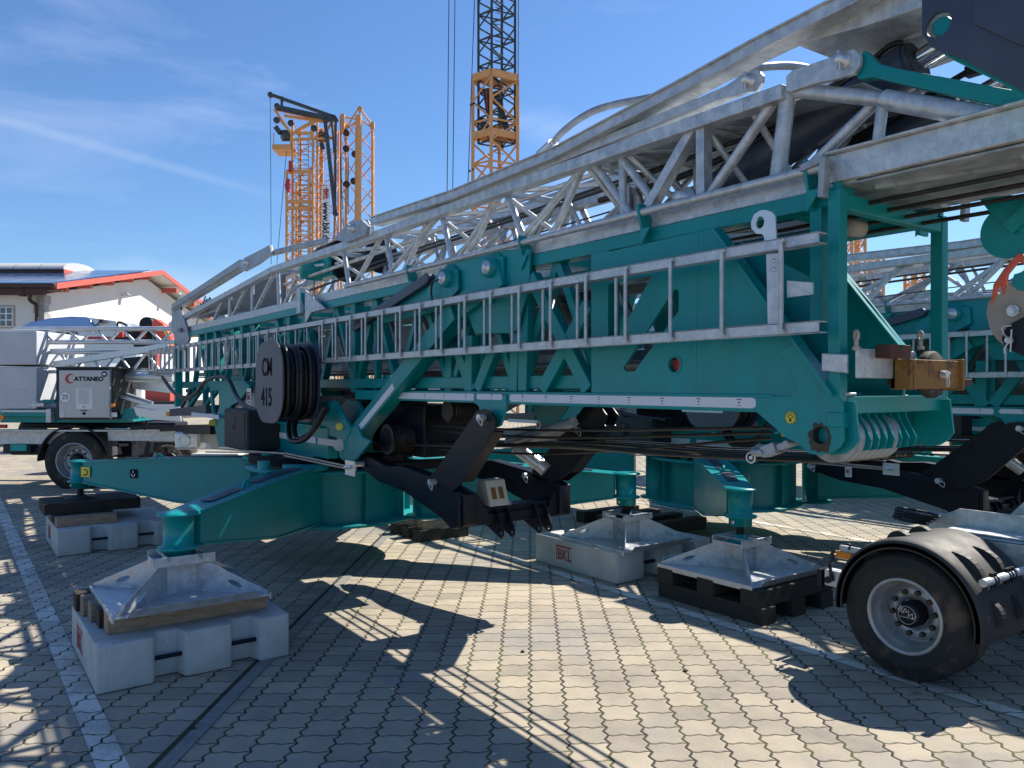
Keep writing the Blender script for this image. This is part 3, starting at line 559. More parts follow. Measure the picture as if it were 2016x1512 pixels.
mb.path([pz + d*(.025*math.cos(t)) + V((0,0,.0+.025*math.sin(t))) for t in [R(60+30*i) for i in range(8)]], .004, 6); mb.tube(pz-d*.02+V((0,0,-.03)), pz+d*.03+V((0,0,-.03)), .004, 6); mb.build('warning_symbol', M['ink'], o)
# hinge barrels where the arms meet the body
for a_, f_, z in E1:
    mb = MB(); rr = V((*a_,0)); mb.lathe([(0,.39),(.19,.39),(.19,.41),(.13,.41),(.13,.88),(.2,.88),(.2,.93),(0,.93)], rr, (0,0,1), 28); P('arm_hinge', mb, 'teal')
mb = MB(); mb.tube((-6.2,2.05,.93),(-6.2,2.05,1.0),.05,14); mb.tube((-7.0,2.35,.85),(-7.0,2.35,1.0),.06,16); P('king_post', mb, 'teal')
# --- winch drums and coils
def coil(c, r, n, pitch, rr, name, m='rope_d'):
    mb = MB()
    for k in range(n): mb.torus((c[0], c[1]+k*pitch, c[2]), (0,1,0), r, rr, 30, 6)
    mb.tube((c[0],c[1]-.03,c[2]),(c[0],c[1]+n*pitch+.03,c[2]),r-.01,24); return P(name, mb, m)
cc = F(768,865,2.78); coil(cc, .10, 22, .018, .009, 'hoist_rope_drum')
mb = MB(); mb.tube(cc+V((0,-.03,0)),cc+V((0,-.015,0)),.12,30); mb.mark(); mb.tube(cc+V((0,.42,0)),cc+V((0,.435,0)),.12,30); mb.each('drum_flange', M['black'], crane)
cc = V((-4.9,3.0,1.42)); coil(cc, .09, 20, .018, .009, 'luffing_rope_drum')
mb = MB(); mb.box((-6.1,2.95,1.05),(-5.2,3.5,1.45)); mb.box((-6.6,2.9,1.2),(-6.1,3.5,1.5)); mb.box((-9.0,3.05,1.25),(-6.7,3.45,1.62)); P('winch_housing', mb, 'black', bevel=.01)
# rope falls running under the tower
for k in range(9):
    y = 2.90+.075*k; mb = MB(); zq = .0035*random.random()
    a_ = V((lc.x-.02, y, lc.z-.115+zq)); m1 = V((-3.6,y+.01,1.245-.02*random.random())); e_ = V((-6.3, y*.9+.25, 1.10+.012*(k%3)))
    mb.path([a_, a_*.5+m1*.5+V((0,0,-.012)), m1, m1*.5+e_*.5+V((0,0,-.01)), e_], .0085, 6); P('rope_fall', mb, 'rope' if k % 2 else 'rope_d')
for k in range(3):
    a_ = F(1520,[842,852,862][k],2.9+.12*k); e_ = F(800,[835,842,878][k],3.0); mb = MB(); mb.path([a_, (a_+e_)/2+V((0,0,-.03-.02*k)), e_], .008, 6); P('rope_fall', mb, 'rope_d')
# shackle socket at the rope end
mb = MB(); p0 = F(1505,890,2.84); p1 = F(1560,872,2.84); mb.bar(p0,(p0+p1)/2,.055,.05); mb.bar((p0+p1)/2,p1,.03,.03); mb.tube(p0+V((0,-.04,0)),p0+V((0,.04,0)),.013,10); mb.tube(p1+V((0,-.05,0)),p1+V((0,.05,0)),.014,10); mb.tube(p0+V((-.06,0,-.005)),p0,.02,10); P('rope_socket', mb, 'galv_d', bevel=.004)
mb = MB(); mb.torus(F(1478,901,2.84),(0,1,0),.022,.004,18,6); mb.tube(F(1478,901,2.83),F(1478,901,2.86),.008,8); P('rope_clip', mb, 'zinc')
# light bulb sticker
lb = F(1557,822,YN-.014); mb = MB(); mb.tube(lb, lb+V((0,-.003,0)), .026, 32); st = P('lamp_sticker', mb, 'yellow')
mb = MB(); mb.torus(lb+V((0,-.0035,0)),(0,1,0),.024,.0009,32,5); mb.torus(lb+V((0,-.0035,.003)),(0,1,0),.0085,.0012,20,5); mb.box((lb.x-.004,lb.y-.0045,lb.z-.016),(lb.x+.004,lb.y-.003,lb.z-.007))
for k in range(8):
    t = math.pi*k/8*1.25-.4; mb.bar(lb+V((.012*math.cos(t),-.0035,.003+.012*math.sin(t))), lb+V((.018*math.cos(t),-.0035,.003+.018*math.sin(t))), .0015, .0015)
P('bulb_symbol', mb, 'ink', st)
# ------------------------------------------------------------------ ladders
YL = 2.58
zu1, zu0 = F(1587,460,YL).z, F(1587,482,YL).z
zl1, zl0 = F(1587,633,YL).z, F(1587,656,YL).z
xe = F(1612,560,YL).x
def rail(mb, xa, xb, Y, z0, z1):
    w = .055; t = .004; mb.box((xa,Y,z0),(xb,Y+t,z1)); mb.box((xa,Y,z1-t),(xb,Y+w,z1)); mb.box((xa,Y,z0),(xb,Y+w,z0+t))
rung_x = [F(1541,560,YL).x - .2795*i for i in range(42)]
lad = empty('ladder', (xe,YL,zl0), None, None); lad.parent = crane; lad.location = V((xe,YL,zl0)) - V(ORG)
for z0, z1 in ((zu0,zu1),(zl0,zl1)):
    mb = MB(); rail(mb, -13.3, xe, YL, z0, z1); mb.build('rail', M['galv'], lad, .001)
mb = MB(); mb.tube((rung_x[0],YL-.012,zl0+.012),(rung_x[0],YL-.012,zu1-.012),.0092,10)
mb.cbox((rung_x[0],YL-.006,zl0+.012),(.028,.016,.012)); mb.cbox((rung_x[0],YL-.006,zu1-.012),(.028,.016,.012)); r0 = mb.build('rung', M['galv'], lad)
for x in rung_x[1:]:
    if -7.35 < x < -6.45: continue
    c_ = r0.copy(); COL.objects.link(c_); c_.parent = lad; c_.location.x += x - rung_x[0]
lad2 = empty('ladder', (xe-.6,YL+.075,zl0), None, None); lad2.parent = crane; lad2.location = V((xe-.6,YL+.075,zl0)) - V(ORG)
x2 = F(1213,560,YL+.045).x; PT = .2795*(YL+.045)/(YL-.012)
for z0, z1 in ((zu0+.006,zu1-.012),(zl0+.012,zl1-.006)):
    mb = MB(); rail(mb, -13.2, x2+.03, YL+.058, z0, z1); mb.build('rail', M['galv_d'], lad2)
mb = MB(); mb.tube((x2,YL+.045,zl0+.01),(x2,YL+.045,zu1-.01),.0092,10); r1 = mb.build('rung', M['galv'], lad2)
for i in range(1,38):
    c_ = r1.copy(); COL.objects.link(c_); c_.parent = lad2; c_.location.x -= PT*i
# ladder bracket, lifting ear, hoop
mb = MB(); mb.plate(PL([(1508,500),(1541,497),(1541,640),(1511,641)], YL+.02), (0,.008,0)); br = mb.build('ladder_bracket', M['galv'], lad, .002)
mb = MB()
for py in (513,531): mb.lathe([(0,-.007),(.008,-.007),(.010,0)], F(1524,py,YL+.02), (0,1,0), 6)
mb.build('bolts', M['zinc'], br)
ear = [(1504,474),(1528,471),(1526,425),(1520,417),(1508,413),(1496,414),(1484,422),(1478,437),(1479,450),(1488,460),(1500,461),(1504,466)]
ec = F(1496,438,YL+.03); hol = [V((ec.x+.019*math.cos(2*math.pi*i/20), YL+.03, ec.z+.024*math.sin(2*math.pi*i/20))) for i in range(20)]
mb = MB(); mb.plate(PL(ear, YL+.03), (0,.01,0), [hol]); P('lifting_ear', mb, 'zinc', bevel=.002)
mb = MB(); a_ = F(1549,553,YL+.03); mb.plate([F(1549,552,YL+.03),F(1598,556,YL+.06),F(1598,580,YL+.06),F(1549,586,YL+.03)], (0,.006,0)); mb.plate([F(1598,556,YL+.06),F(1600,556,YL+.14),F(1600,580,YL+.14),F(1598,580,YL+.06)],(.006,0,0)); P('ladder_hoop', mb, 'galv', bevel=.002)
# ------------------------------------------------------------------ cable reel and black box
YR = 2.20; xa, xb = F(503,750,YR).x, F(556,750,YR).x; z1, z0 = F(530,671,YR).z, F(530,833,YR).z; cx_, cz_ = (xa+xb)/2, (z0+z1)/2; hw, hh_ = (xb-xa)/2, (z1-z0)/2
def stadium(y, hw, hh, rr):
    pts = []
    for sx, sz, a0 in ((1,1,0),(-1,1,90),(-1,-1,180),(1,-1,270)):
        for i in range(9): t = R(a0+90*i/8); pts.append(V((cx_+sx*(hw-rr)+rr*math.cos(t), y, cz_+sz*(hh-rr)+rr*math.sin(t))))
    return pts
mb = MB(); mb.plate(stadium(YR,hw,hh_,.24), (0,.012,0)); rp = P('cable_reel_plate', mb, 'plate', bevel=.002)
mb = MB(); mb.plate(stadium(YR+.31,hw*1.0,hh_*1.0,.24), (0,.012,0)); P('cable_reel_plate', mb, 'navy', bevel=.002)
mb = MB()
for k in range(10):
    s_ = .82+.08*math.sin(k*1.7); pts = stadium(YR+.035+.028*k, hw*s_, hh_*s_, .22)[::3]; pts.append(pts[0]); mb.path(pts, .021, 8)
    s_ = .70+.05*math.sin(k*2.9); pts = stadium(YR+.045+.027*k, hw*s_, hh_*s_, .17)[::3]; pts.append(pts[0]); mb.path(pts, .021, 8)
mb.plate(stadium(YR+.012,hw*.6,hh_*.6,.15),(0,.29,0)); P('power_cable', mb, 'cable')
mb = MB(); mb.path([(cx_+.0,YR+.2,cz_-hh_*.8),(cx_+.04,YR+.16,cz_-hh_*1.15),(cx_+.18,YR+.14,cz_-hh_*1.42),(cx_+.38,YR+.2,cz_-hh_*1.3),(cx_+.48,YR+.3,cz_-hh_*.6)], .022, 8); mb.path([(cx_+.02,YR+.25,cz_-hh_*.8),(cx_+.07,YR+.2,cz_-hh_*1.12),(cx_+.2,YR+.18,cz_-hh_*1.36),(cx_+.36,YR+.24,cz_-hh_*1.2),(cx_+.45,YR+.34,cz_-hh_*.6)], .022, 8); P('hanging_cable', mb, 'cable')
number_parts = [text('CM', .215, M['ink'], rp, (cx_-.03,YR-.002,cz_+.12), FACE, 'number', sx=.82, bold=.003), text('415', .215, M['ink'], rp, (cx_-.045,YR-.002,cz_-.135), FACE, 'number', sx=.86, bold=.003)]
YB = 2.30; xa, xb = F(441,850,YB).x, F(486,850,YB).x; z1, z0 = F(470,806,YB).z, F(470,886,YB).z
mb = MB(); mb.box((xa,YB,z0),(xb,YB+.5,z1)); bx_ = P('tool_box', mb, 'dark', bevel=.02)
mb = MB(); mb.box((xa+.05,YB-.008,z0+.04),(xb-.05,YB+.004,z1-.03)); dd = P('box_door', mb, 'dark', bx_, .006)
mb = MB(); mb.lathe([(0,-.004),(.07,-.004),(.075,.002),(.085,.002),(.085,.008)], ((xa+xb)/2-.02,YB-.008,z1-.13), (0,1,0), 24); P('box_lock', mb, 'black', dd)
# green legs, grey panel and sticker beside the box
mb = MB(); Yq = 2.6
mb.plate(PL([(412,750),(478,748),(492,760),(470,790),(452,800),(450,880),(430,880),(415,800)], Yq), (0,.03,0), [PL([(416,770),(430,767),(432,800),(427,815),(420,812)], Yq)]); mb.plate(PL([(455,740),(482,740),(470,860),(455,878)], Yq+.2), (0,.03,0)); P('support_bracket', mb, 'teal', bevel=.003)
mb = MB(); mb.plate(PL([(455,762),(520,762),(520,810),(452,810)], Yq+.06), (0,.01,0)); P('grey_panel', mb, 'galv_d')
BKL = []
def bkl(parent, c, h, face='y', sub=True, redm='red'):     # sign with the mark; faces -Y
    c = V(c); w = h*.72; mb = MB()
    mb.box((c.x-w/2,c.y-.002,c.z-h/2),(c.x+w/2,c.y,c.z+h/2)); s_ = mb.build('bkl_sign', M['white'], parent)
    mb = MB(); mb.box((c.x-w*.36,c.y-.004,c.z+h*.23),(c.x+w*.36,c.y-.0025,c.z+h*.31)); mb.box((c.x-w*.36,c.y-.004,c.z-h*.15),(c.x-w*.30,c.y-.0025,c.z+h*.23)); mb.build('red_mark', M[redm], s_)
    text('BKL', h*.40, M[redm], s_, (c.x+w*.04,c.y-.003,c.z+h*.02), FACE, 'letters', sx=.72, bold=.001)
    mb = MB(); mb.box((c.x-w*.34,c.y-.004,c.z-h*.27),(c.x+w*.34,c.y-.0025,c.z-h*.23)); mb.build('small_print', M['ink'], s_)
    return s_
bkl(crane, F(490,783,Yq-.005), .20)
# hoses at the left
for k, dz in enumerate((0,.02)):
    mb = MB(); mb.path([F(320,742,2.45+.04*k),F(338,768,2.45+.04*k),F(362,786-4*k,2.45),F(385,775,2.47),F(405,750,2.5),F(430,742,2.5),F(450,748,2.5),F(466,780,2.5),F(485,802-3*k,2.45),F(515,812,2.4)], .022, 8); P('hydraulic_hose', mb, 'cable')
# grey step / jib catcher at left end and slim rods
mb = MB(); mb.bar(F(356,812,2.7),F(430,805,2.7),.3,.10,side=(0,1,0)); mb.bar(F(358,800,2.6),F(375,770,2.6),.03,.05); P('grey_tray', mb, 'navy', bevel=.004)
mb = MB(); mb.box((F(372,815,2.5).x,2.53,F(372,818,2.53).z),(F(425,810,2.5).x,2.535,F(372,811,2.53).z)); P('reflective_strip', mb, 'refl')
mb = MB(); mb.bar(F(270,850,2.7),F(440,838,2.7),.05,.05); mb.bar(F(360,845,2.7),F(430,845,2.7),.2,.12); P('tow_linkage', mb, 'black', bevel=.004)
for k in range(2):
    mb = MB(); mb.tube(F(560,892+5*k,2.1),F(690,919+5*k,2.1),.006,8); P('control_rod', mb, 'beige')
mb = MB(); mb.tube(F(418,883,2.4),F(560,893,2.1),.007,8); mb.tube(F(405,890,2.4),F(545,891,2.15),.007,8); P('control_rod', mb, 'beige')
mb = MB(); p0 = F(681,919,2.1); mb.box((p0.x,2.095,p0.z-.05),(p0.x+.13,2.105,p0.z+.045)); mb.tube(p0+V((.03,-.02,0)),p0+V((.1,-.02,.01)),.012,8); P('rod_plate', mb, 'zinc')
mb = MB(); mb.box((XL+.2,YN+.05,zB0-.25),(-9.4,YF-.05,zB0-.2)); 
for x in (-12.0,-11.2,-10.4,-9.6): mb.box((x,YN+.1,zB0-.22),(x+.07,YN+.17,zB1)); mb.box((x,YF-.2,zB0-.22),(x+.07,YF-.13,zB1)); mb.bar((x,YN+.12,zB0-.2),(x+.75,YN+.12,zB1),.05,.05)
P('rear_frame', mb, 'teal', bevel=.004)
# ------------------------------------------------------------------ black tow frame under the tower
mb = MB(); YA, YC = 2.70, 3.50
def zz(px,py,Y): return F(px,py,Y)
near = [(703,900),(722,897),(760,918),(790,918),(850,940),(895,962),(914,974),(914,1036),(888,1042),(868,1020),(795,968),(745,948),(715,925)]
mb.plate(PL(near, YA), (0,.10,0)); mb.plate([p + V((0,YC-YA,0)) for p in PL(near, YA)], (0,.10,0))
pc = F(907,1018,YA); mb.box((pc.x-.14,YA+.1,pc.z-.05),(pc.x-.02,YC,pc.z+.045)); mb.box((-5.6,YA+.1,.93),(-5.45,YC,1.0))
mb.plate([V((pc.x-.02,YA-.02,pc.z-.07)),V((pc.x-.02,YC+.12,pc.z-.07)),V((pc.x-.02,YC+.12,pc.z+.05)),V((pc.x-.02,YC-.02,pc.z+.11)),V((pc.x-.02,YC-.08,pc.z+.0)),V((pc.x-.02,YA+.22,pc.z+.0)),V((pc.x-.02,YA+.14,pc.z+.12)),V((pc.x-.02,YA-.02,pc.z+.14))],(.03,0,0))
tf = P('tow_frame', mb, 'black', bevel=.006)
for y in (YA+.27, YA+.36, YC-.21, YC-.12):
    q = V((pc.x-.0,y,pc.z)); mb = MB(); pts = [q+V((-.12,0,.02)), q+V((.02,0,.03)), q+V((.09,0,-.10)), q+V((.095,0,-.14)), q+V((.07,0,-.165)), q+V((.04,0,-.15)), q+V((-.12,0,-.09))]
    ce = q+V((.065,0,-.13)); mb.plate(pts, (0,.012,0), [[ce+V((.014*math.cos(2*math.pi*i/12),0,.014*math.sin(2*math.pi*i/12))) for i in range(12)]]); P('clevis', mb, 'black', tf, .001)
for Y in (YA-.03, YA+.07):
    mb = MB(); mb.plate(PL([(846,938),(860,922),(927,826),(936,810),(950,805),(966,811),(976,828),(974,842),(914,946),(890,968),(858,965),(846,955)], Y), (0,.014,0)); P('frame_strut', mb, 'black', tf, .002)
for Y in (YC-.0, YC+.10):
    mb = MB(); mb.plate([p + V((.12,Y-YA,.02)) for p in PL([(846,938),(860,922),(927,826),(936,810),(950,805),(966,811),(976,828),(974,842),(914,946),(890,968),(858,965),(846,955)], YA)], (0,.014,0)); P('frame_strut', mb, 'black', tf, .002)
for (Y0, dx_) in ((YA-.03,0),(YC,.12)):
    mb = MB(); a_, c_ = F(972,850,YA)+V((dx_,0,.02 if dx_ else 0)), F(912,948,YA)+V((dx_,0,.02 if dx_ else 0)); a_.y = c_.y = Y0+.057; mb.bar(a_,c_,.10,.012,side=(0,1,0)); P('strut_web', mb, 'black', tf)
def lynch(c, par=None):
    c = V(c); mb = MB(); mb.tube(c+V((0,-.03,0)), c+V((0,.05,0)), .022, 16); mb.path([c+V((.005,-.035,-.005)),c+V((.03,-.04,.0)),c+V((.06,-.04,-.012)),c+V((.055,-.04,-.045)),c+V((.025,-.038,-.03)),c+V((.0,-.035,-.01))], .0035, 6); P('locking_pin', mb, 'zinc', par or tf)
lynch(F(949,822,YA-.05)); lynch(F(852,949,YA-.05)); lynch(F(1037,936,YC)); lynch(F(1140,845,YC)); lynch(F(704,914,YA-.06))
mb = MB(); mb.tube(F(1000,870,3.1),F(1130,830,3.1),.03,14); mb.plate(PL([(985,845),(1045,838),(1095,835),(1040,870),(1000,868)],3.1),(0,.2,0)); P('support_arm', mb, 'galv_d')
mb = MB(); mb.tube(F(1015,880,3.2),F(1060,915,3.3),.045,16); mb.tube(F(1052,905,3.3),F(1075,925,3.35),.05,16); P('air_cylinder', mb, 'silver')
bs = bkl(crane, F(1060,838,3.05), .055)
# roller bracket on the front posts
YQ = YN-.03
mb = MB(); mb.plate([p for p in PL([(1617,695),(1668,698),(1668,735),(1617,730)], YQ)], (0,.012,0)); mb.bar((XF+.095,YQ,F(1650,716,YQ).z),(XF+.095,3.15,F(1650,716,YQ).z),.012,.11,side=(1,0,0)); rb = P('roller_arm', mb, 'galv', bevel=.004)
mb = MB(); zc_ = FX(1700,690,XF+.12).z; mb.bar((XF+.13,YQ+.12,zc_),(XF+.13,YQ+.27,zc_),.06,.05,side=(1,0,0)); mb.box((XF+.06,3.0,zc_-.13),(XF+.11,3.62,zc_-.10)); P('square_tube', mb, 'rust', rb, .003)
mb = MB(); y0r, y1r = 3.14, 3.55; zt, zb_ = F(1760,705,3.14).z, 0
c1 = FX(1768,735,XF+.12); c2 = FX(1868,740,XF+.12); zc_ = (c1.z+c2.z)/2-.0
mb.box((XF+.09,c1.y,zc_-.060),(XF+.11,c2.y,zc_+.060)); mb.box((XF+.16,c1.y+.02,zc_-.057),(XF+.172,c2.y-.01,zc_+.057)); mb.box((XF+.09,c2.y-.03,zc_-.064),(XF+.19,c2.y-.015,zc_+.064)); mb.box((XF+.09,c1.y,zc_-.058),(XF+.17,c1.y+.015,zc_+.058)); yb = P('roller_housing', mb, 'ochre', rb, .003)
mb = MB(); cw = V((XF+.135,c1.y+(c2.y-c1.y)*.55,zc_)); mb.lathe([(0,-.02),(.088,-.02),(.094,-.012),(.094,.012),(.088,.02),(0,.02)], cw, (1,0,0), 36); P('guide_wheel', mb, 'rubber', yb)
c_ = V((XF+.176,cw.y,zc_)); mb = MB(); mb.tube(c_, c_+V((.025,0,0)), .016, 14); mb.path([c_+V((.02,-.03,.01)),c_+V((.025,0,.0)),c_+V((.025,.012,-.04)),c_+V((.025,-.006,-.045)),c_+V((.022,0,0)),c_+V((.02,.03,.006))], .0025, 6); P('cotter_pin', mb, 'zinc', yb)
for px in (1686, 1812):
    q = FX(px, 676, XF+.1); mb = MB(); mb.torus(q+V((0,0,.03)),(.6,.8,0),.017,.006,20,8); mb.tube(q+V((0,0,-.02)),q+V((0,0,.015)),.008,10); mb.tube(q+V((0,0,-.025)),q+V((0,0,-.012)),.014,6); P('eye_bolt', mb, 'beige', rb)
q = FX(1780,765,XF-.05); mb = MB(); mb.path([q+V((0,0,.04)),q,q+V((.0,.0,-.03)),q+V((.01,.05,-.035)),q+V((.01,.11,-.037))], .006, 8); P('hand_lever', mb, 'galv', rb)
q = FX(1664,776,XF+.02); mb = MB(); mb.tube(q,q+V((0,.07,0)),.006,8); P('hand_lever', mb, 'galv', rb)
# ------------------------------------------------------------------ the folded jib on top
YJ, YK = 2.80, 3.46
jib = empty('jib', (-7,3.1,2.5), None, None); jib.parent = crane; jib.location = V((-7,3.1,2.5)) - V(ORG)
def J(name, mb, m, bevel=0, par=None): return mb.build(name, M[m], par or jib, bevel)
zt_ = F(1340,401,YN).z                                    # tube rail
x0, x1 = F(372,650,YN).x, F(1600,340,YN).x
for dy_ in (0, YF-YN+.02):
    mb = MB(); mb.tube((F(820,540,YN).x-1.2,YN-.015+dy_,zt_),(x1+.05,YN-.015+dy_,zt_),.019,12); J('guide_rail', mb, 'galv')
    for px in (600,808,1030,1265,1592):
        q = F(px,430,YN); mb = MB(); yb_ = YN-.02+dy_; mb.plate([V((q.x,yb_+.02,zA1-.08)),V((q.x,yb_-.02,zt_)),V((q.x,yb_-.02,zt_+.04)),V((q.x,yb_+.03,zt_+.04)),V((q.x,yb_+.10,zA1-.0)),V((q.x,yb_+.10,zA1-.08))],(.014,0,0)); mb.plate([V((q.x-.0,yb_+.002,zA1-.09)),V((q.x+.065,yb_+.002,zA1-.005)),V((q.x-.0,yb_+.002,zA1-.005))],(0,.01,0)); J('rail_bracket', mb, 'teal', .002)
for y in (YJ, YK):
    mb = MB(); mb.box((-12.4,y,zA1+.004),(XF+.05,y+.09,zA1+.085)); J('bottom_chord', mb, 'galv', .004)
    # near the camera the chord steps up and out over the front frame
    dy_ = y-YJ
    mb = MB(); a_ = F(1640,348,YJ); e_ = V((.9,YJ,a_.z)); mb.box((a_.x,y-.03,a_.z-.03),(.9,y+.09,a_.z+.075)); mb.box((a_.x,y-.06,a_.z+.075),(.9,y+.12,a_.z+.085)); J('front_chord', mb, 'galv', .004)
top = [(337,640),(541,531),(753,461),(900,407),(1382,241),(1475,209),(1550,183)]
for dy_ in (0, .62):
    mb = MB(); pts = [p+V((0,dy_,0)) for p in PL(top, YJ)]
    for a_, c_ in zip(pts[:-1], pts[1:]): mb.bar(a_, c_, .08, .062)
    J('top_chord', mb, 'galv', .004)
    # upper tie beams lying along the jib
    up_ = [(345,607),(487,516)]
    mb = MB(); pts = [p+V((0,dy_,0)) for p in PL([(345,606),(480,520)], YJ-.03)]; mb.bar(pts[0],pts[1],.09,.11); mb.bar(pts[0]+V((0,0,-.02)),pts[1]+V((0,0,-.03)),.13,.02); J('tie_beam', mb, 'galv_d', .004)
    mb = MB(); pts = [p+V((0,dy_,0)) for p in PL([(505,505),(640,475)], YJ-.03)]; mb.tube(pts[0],pts[1],.032,14); J('tie_rod', mb, 'galv_d')
    pts = [p+V((0,dy_,0)) for p in PL([(740,437),(905,384),(1105,303),(1362,170),(1500,96),(1690,2),(1790,-55)], YJ-.02)]
    mb = MB()
    for a_, c_ in zip(pts[:-1], pts[1:]): mb.bar(a_, c_, .09, .058); mb.bar(a_+V((0,0,.028)), c_+V((0,0,.028)), .12, .008); mb.bar(a_-V((0,0,.028)), c_-V((0,0,.028)), .12, .008)
    J('upper_strut', mb, 'galv', .002)
    pts = [p+V((0,dy_,0)) for p in PL([(905,396),(1382,206),(1462,172)], YJ-.0)]; mb = MB()
    for a_, c_ in zip(pts[:-1], pts[1:]): mb.bar(a_, c_, .07, .045)
    J('pendant_bar', mb, 'galv', .003)
# link plate between tie beams, pins
def pinplate(pts, Y, t, cpx, cpy, r, m='galv', hm='zinc', far=.62):
    for dy_ in ((0, far) if far else (0,)):
        mb = MB(); mb.plate([p+V((0,dy_,0)) for p in PL(pts, Y)], (0,t,0)); o_ = J('link_plate', mb, m, .003)
        c_ = F(cpx,cpy,Y)+V((0,dy_,0)); mb = MB(); mb.lathe([(0,-.045),(r*.7,-.045),(r*.7,-.01),(r*1.25,-.01),(r*1.25,0)], c_, (0,1,0), 20); mb.path([c_+V((-.012,-.05,-.05)),c_+V((0,-.04,-.01)),c_+V((.004,-.04,.03)),c_+V((.01,-.04,-.05))],.004,6); J('pin', mb, hm, 0, o_)
pinplate([(472,530),(480,508),(516,490),(530,482),(534,500),(508,520),(482,534)], YJ-.09, .03, 487,517,.036, 'galv_d', far=0)
pinplate([(655,470),(690,435),(712,433),(724,445),(720,462),(680,478)], YJ-.08, .03, 695,450,.03, 'galv_d')
pinplate([(1404,187),(1418,176),(1470,140),(1492,137),(1501,148),(1500,162),(1490,178),(1470,182),(1404,198)], YJ-.035, .02, 1475,160,.026)
pinplate([(1547,150),(1560,138),(1660,104),(1680,95),(1693,108),(1692,128),(1680,146),(1650,154),(1600,165),(1558,180),(1547,178)], YJ-.03, .025, 1660,120,.026)
mb = MB()
for k in range(3): mb.torus(F(712+8*k,452-k,YJ+.05+.13*k),(0,1,0),.07,.016,24,8)
J('sheave_set', mb, 'galv')
# bracing of the near and far face
W = [((355,578),(338,640)),((447,574),(420,634)),((454,570),(452,625)),((492,551),(458,624)),((497,551),(497,616)),((542,534),(502,614)),((547,532),(550,602)),((585,546),(560,600)),
     ((676,486),(688,566)),((753,463),(697,564)),((760,460),(775,546)),((845,431),(792,542)),((872,430),(892,517)),((862,427),(760,545)),((985,378),(925,500)),((995,376),(1038,482)),((985,385),(905,505)),
     ((1148,325),(1095,452)),((1166,317),(1245,425)),((1150,330),(1010,490)),((1225,300),(1228,425)),((1230,320),(1300,412)),((1722,204),(1578,345))]
Wf = [((1372,247),(1278,412)),((1386,243),(1386,392))]
for dy_ in (0, .62):
    for p0, p1 in W:
        if dy_ and p0[0] > 1500: continue
        mb = MB(); mb.tube(F(*p0,YJ+.04)+V((0,dy_,0)), F(*p1,YJ+.04)+V((0,dy_,0)), .022, 10); J('brace', mb, 'galv')
    for p0, p1 in Wf:
        mb = MB(); mb.bar(F(*p0,YJ+.02)+V((0,dy_,0)), F(*p1,YJ+.02)+V((0,dy_,0)), .06, .05); J('brace', mb, 'galv', .003)
    for p0, p1, r in (((1530,190),(1392,392),.024),((1552,184),(1530,358),.034),((1565,178),(1742,196),.03),((1742,196),(2030,246),.038),((1738,205),(1724,318),.022)):
        if dy_ and p0[0] == 1742: p1 = (2060,262)
        mb = MB(); mb.tube(F(*p0,YJ+.02)+V((0,dy_,0)), F(*p1,YJ+.02)+V((0,dy_,0)), r, 12); J('brace', mb, 'galv')
for k, (p0, p1) in enumerate(W[:-1]):            # slimmer lattice of the section folded inside
    mb = MB(); a_, c_ = F(*p0,YJ+.04), F(*p1,YJ+.04); s_ = V((.22,.31,0)); mb.tube(a_+s_+V((0,0,-.03)), c_+s_, .013, 8); J('inner_lattice', mb, 'galv_d')
for k, (pts_, r_, m_) in enumerate(((((560,560),(760,492),(905,437),(1150,350),(1400,262),(1560,205)),.016,'galv'),(((600,575),(900,470),(1200,370),(1500,262),(1760,205)),.011,'cable'),(((700,530),(1000,430),(1250,345),(1480,268),(1620,214)),.008,'rope_d'),(((1180,395),(1330,352),(1450,300),(1560,262),(1660,200)),.018,'cable'),(((1420,330),(1520,262),(1640,222),(1790,150)),.013,'cable'),(((1650,335),(1740,300),(1830,290),(2040,228)),.012,'rope_d'))):
    mb = MB(); mb.path(PL(pts_, YJ+.22+.05*k), r_, 8); J('hose_line', mb, m_)
# cross members between both faces, with diagonal wind bracing
cx = PL([(541,531),(645,497),(753,461),(862,425),(985,378),(1152,322),(1225,296),(1382,243),(1475,209),(1545,180)], YJ+.03)
mb = MB()
for p_ in cx: mb.bar(p_, p_+V((0,.6,0)), .05, .035, side=(1,0,0))
for a_, c_ in zip(cx[:-1], cx[1:]): mb.bar(a_, c_+V((0,.6,0)), .035, .025, side=(1,0,0))
J('top_cross_bars', mb, 'galv', .002)
mb = MB(); xx = [-12.1+.8*i for i in range(13)]
for a_, c_ in zip(xx[:-1], xx[1:]): mb.bar((a_,YJ+.08,zA1+.05),(a_,YK+.02,zA1+.05),.04,.035,side=(1,0,0)); mb.tube((a_,YJ+.08,zA1+.05),(c_,YK+.02,zA1+.05),.014,8)
J('bottom_cross_bars', mb, 'galv')
mb = MB()
for a_, c_ in zip(cx[1:-1], cx[2:]):                     # inclined inner bracing of the triangular section
    mid = V(((a_.x+c_.x)/2, 3.1, zA1+.08)); mb.tube(a_, mid, .016, 8); mb.tube(c_+V((0,.6,0)), mid, .016, 8); mb.tube(a_+V((0,.6,0)), mid, .016, 8)
J('inner_brace', mb, 'galv')
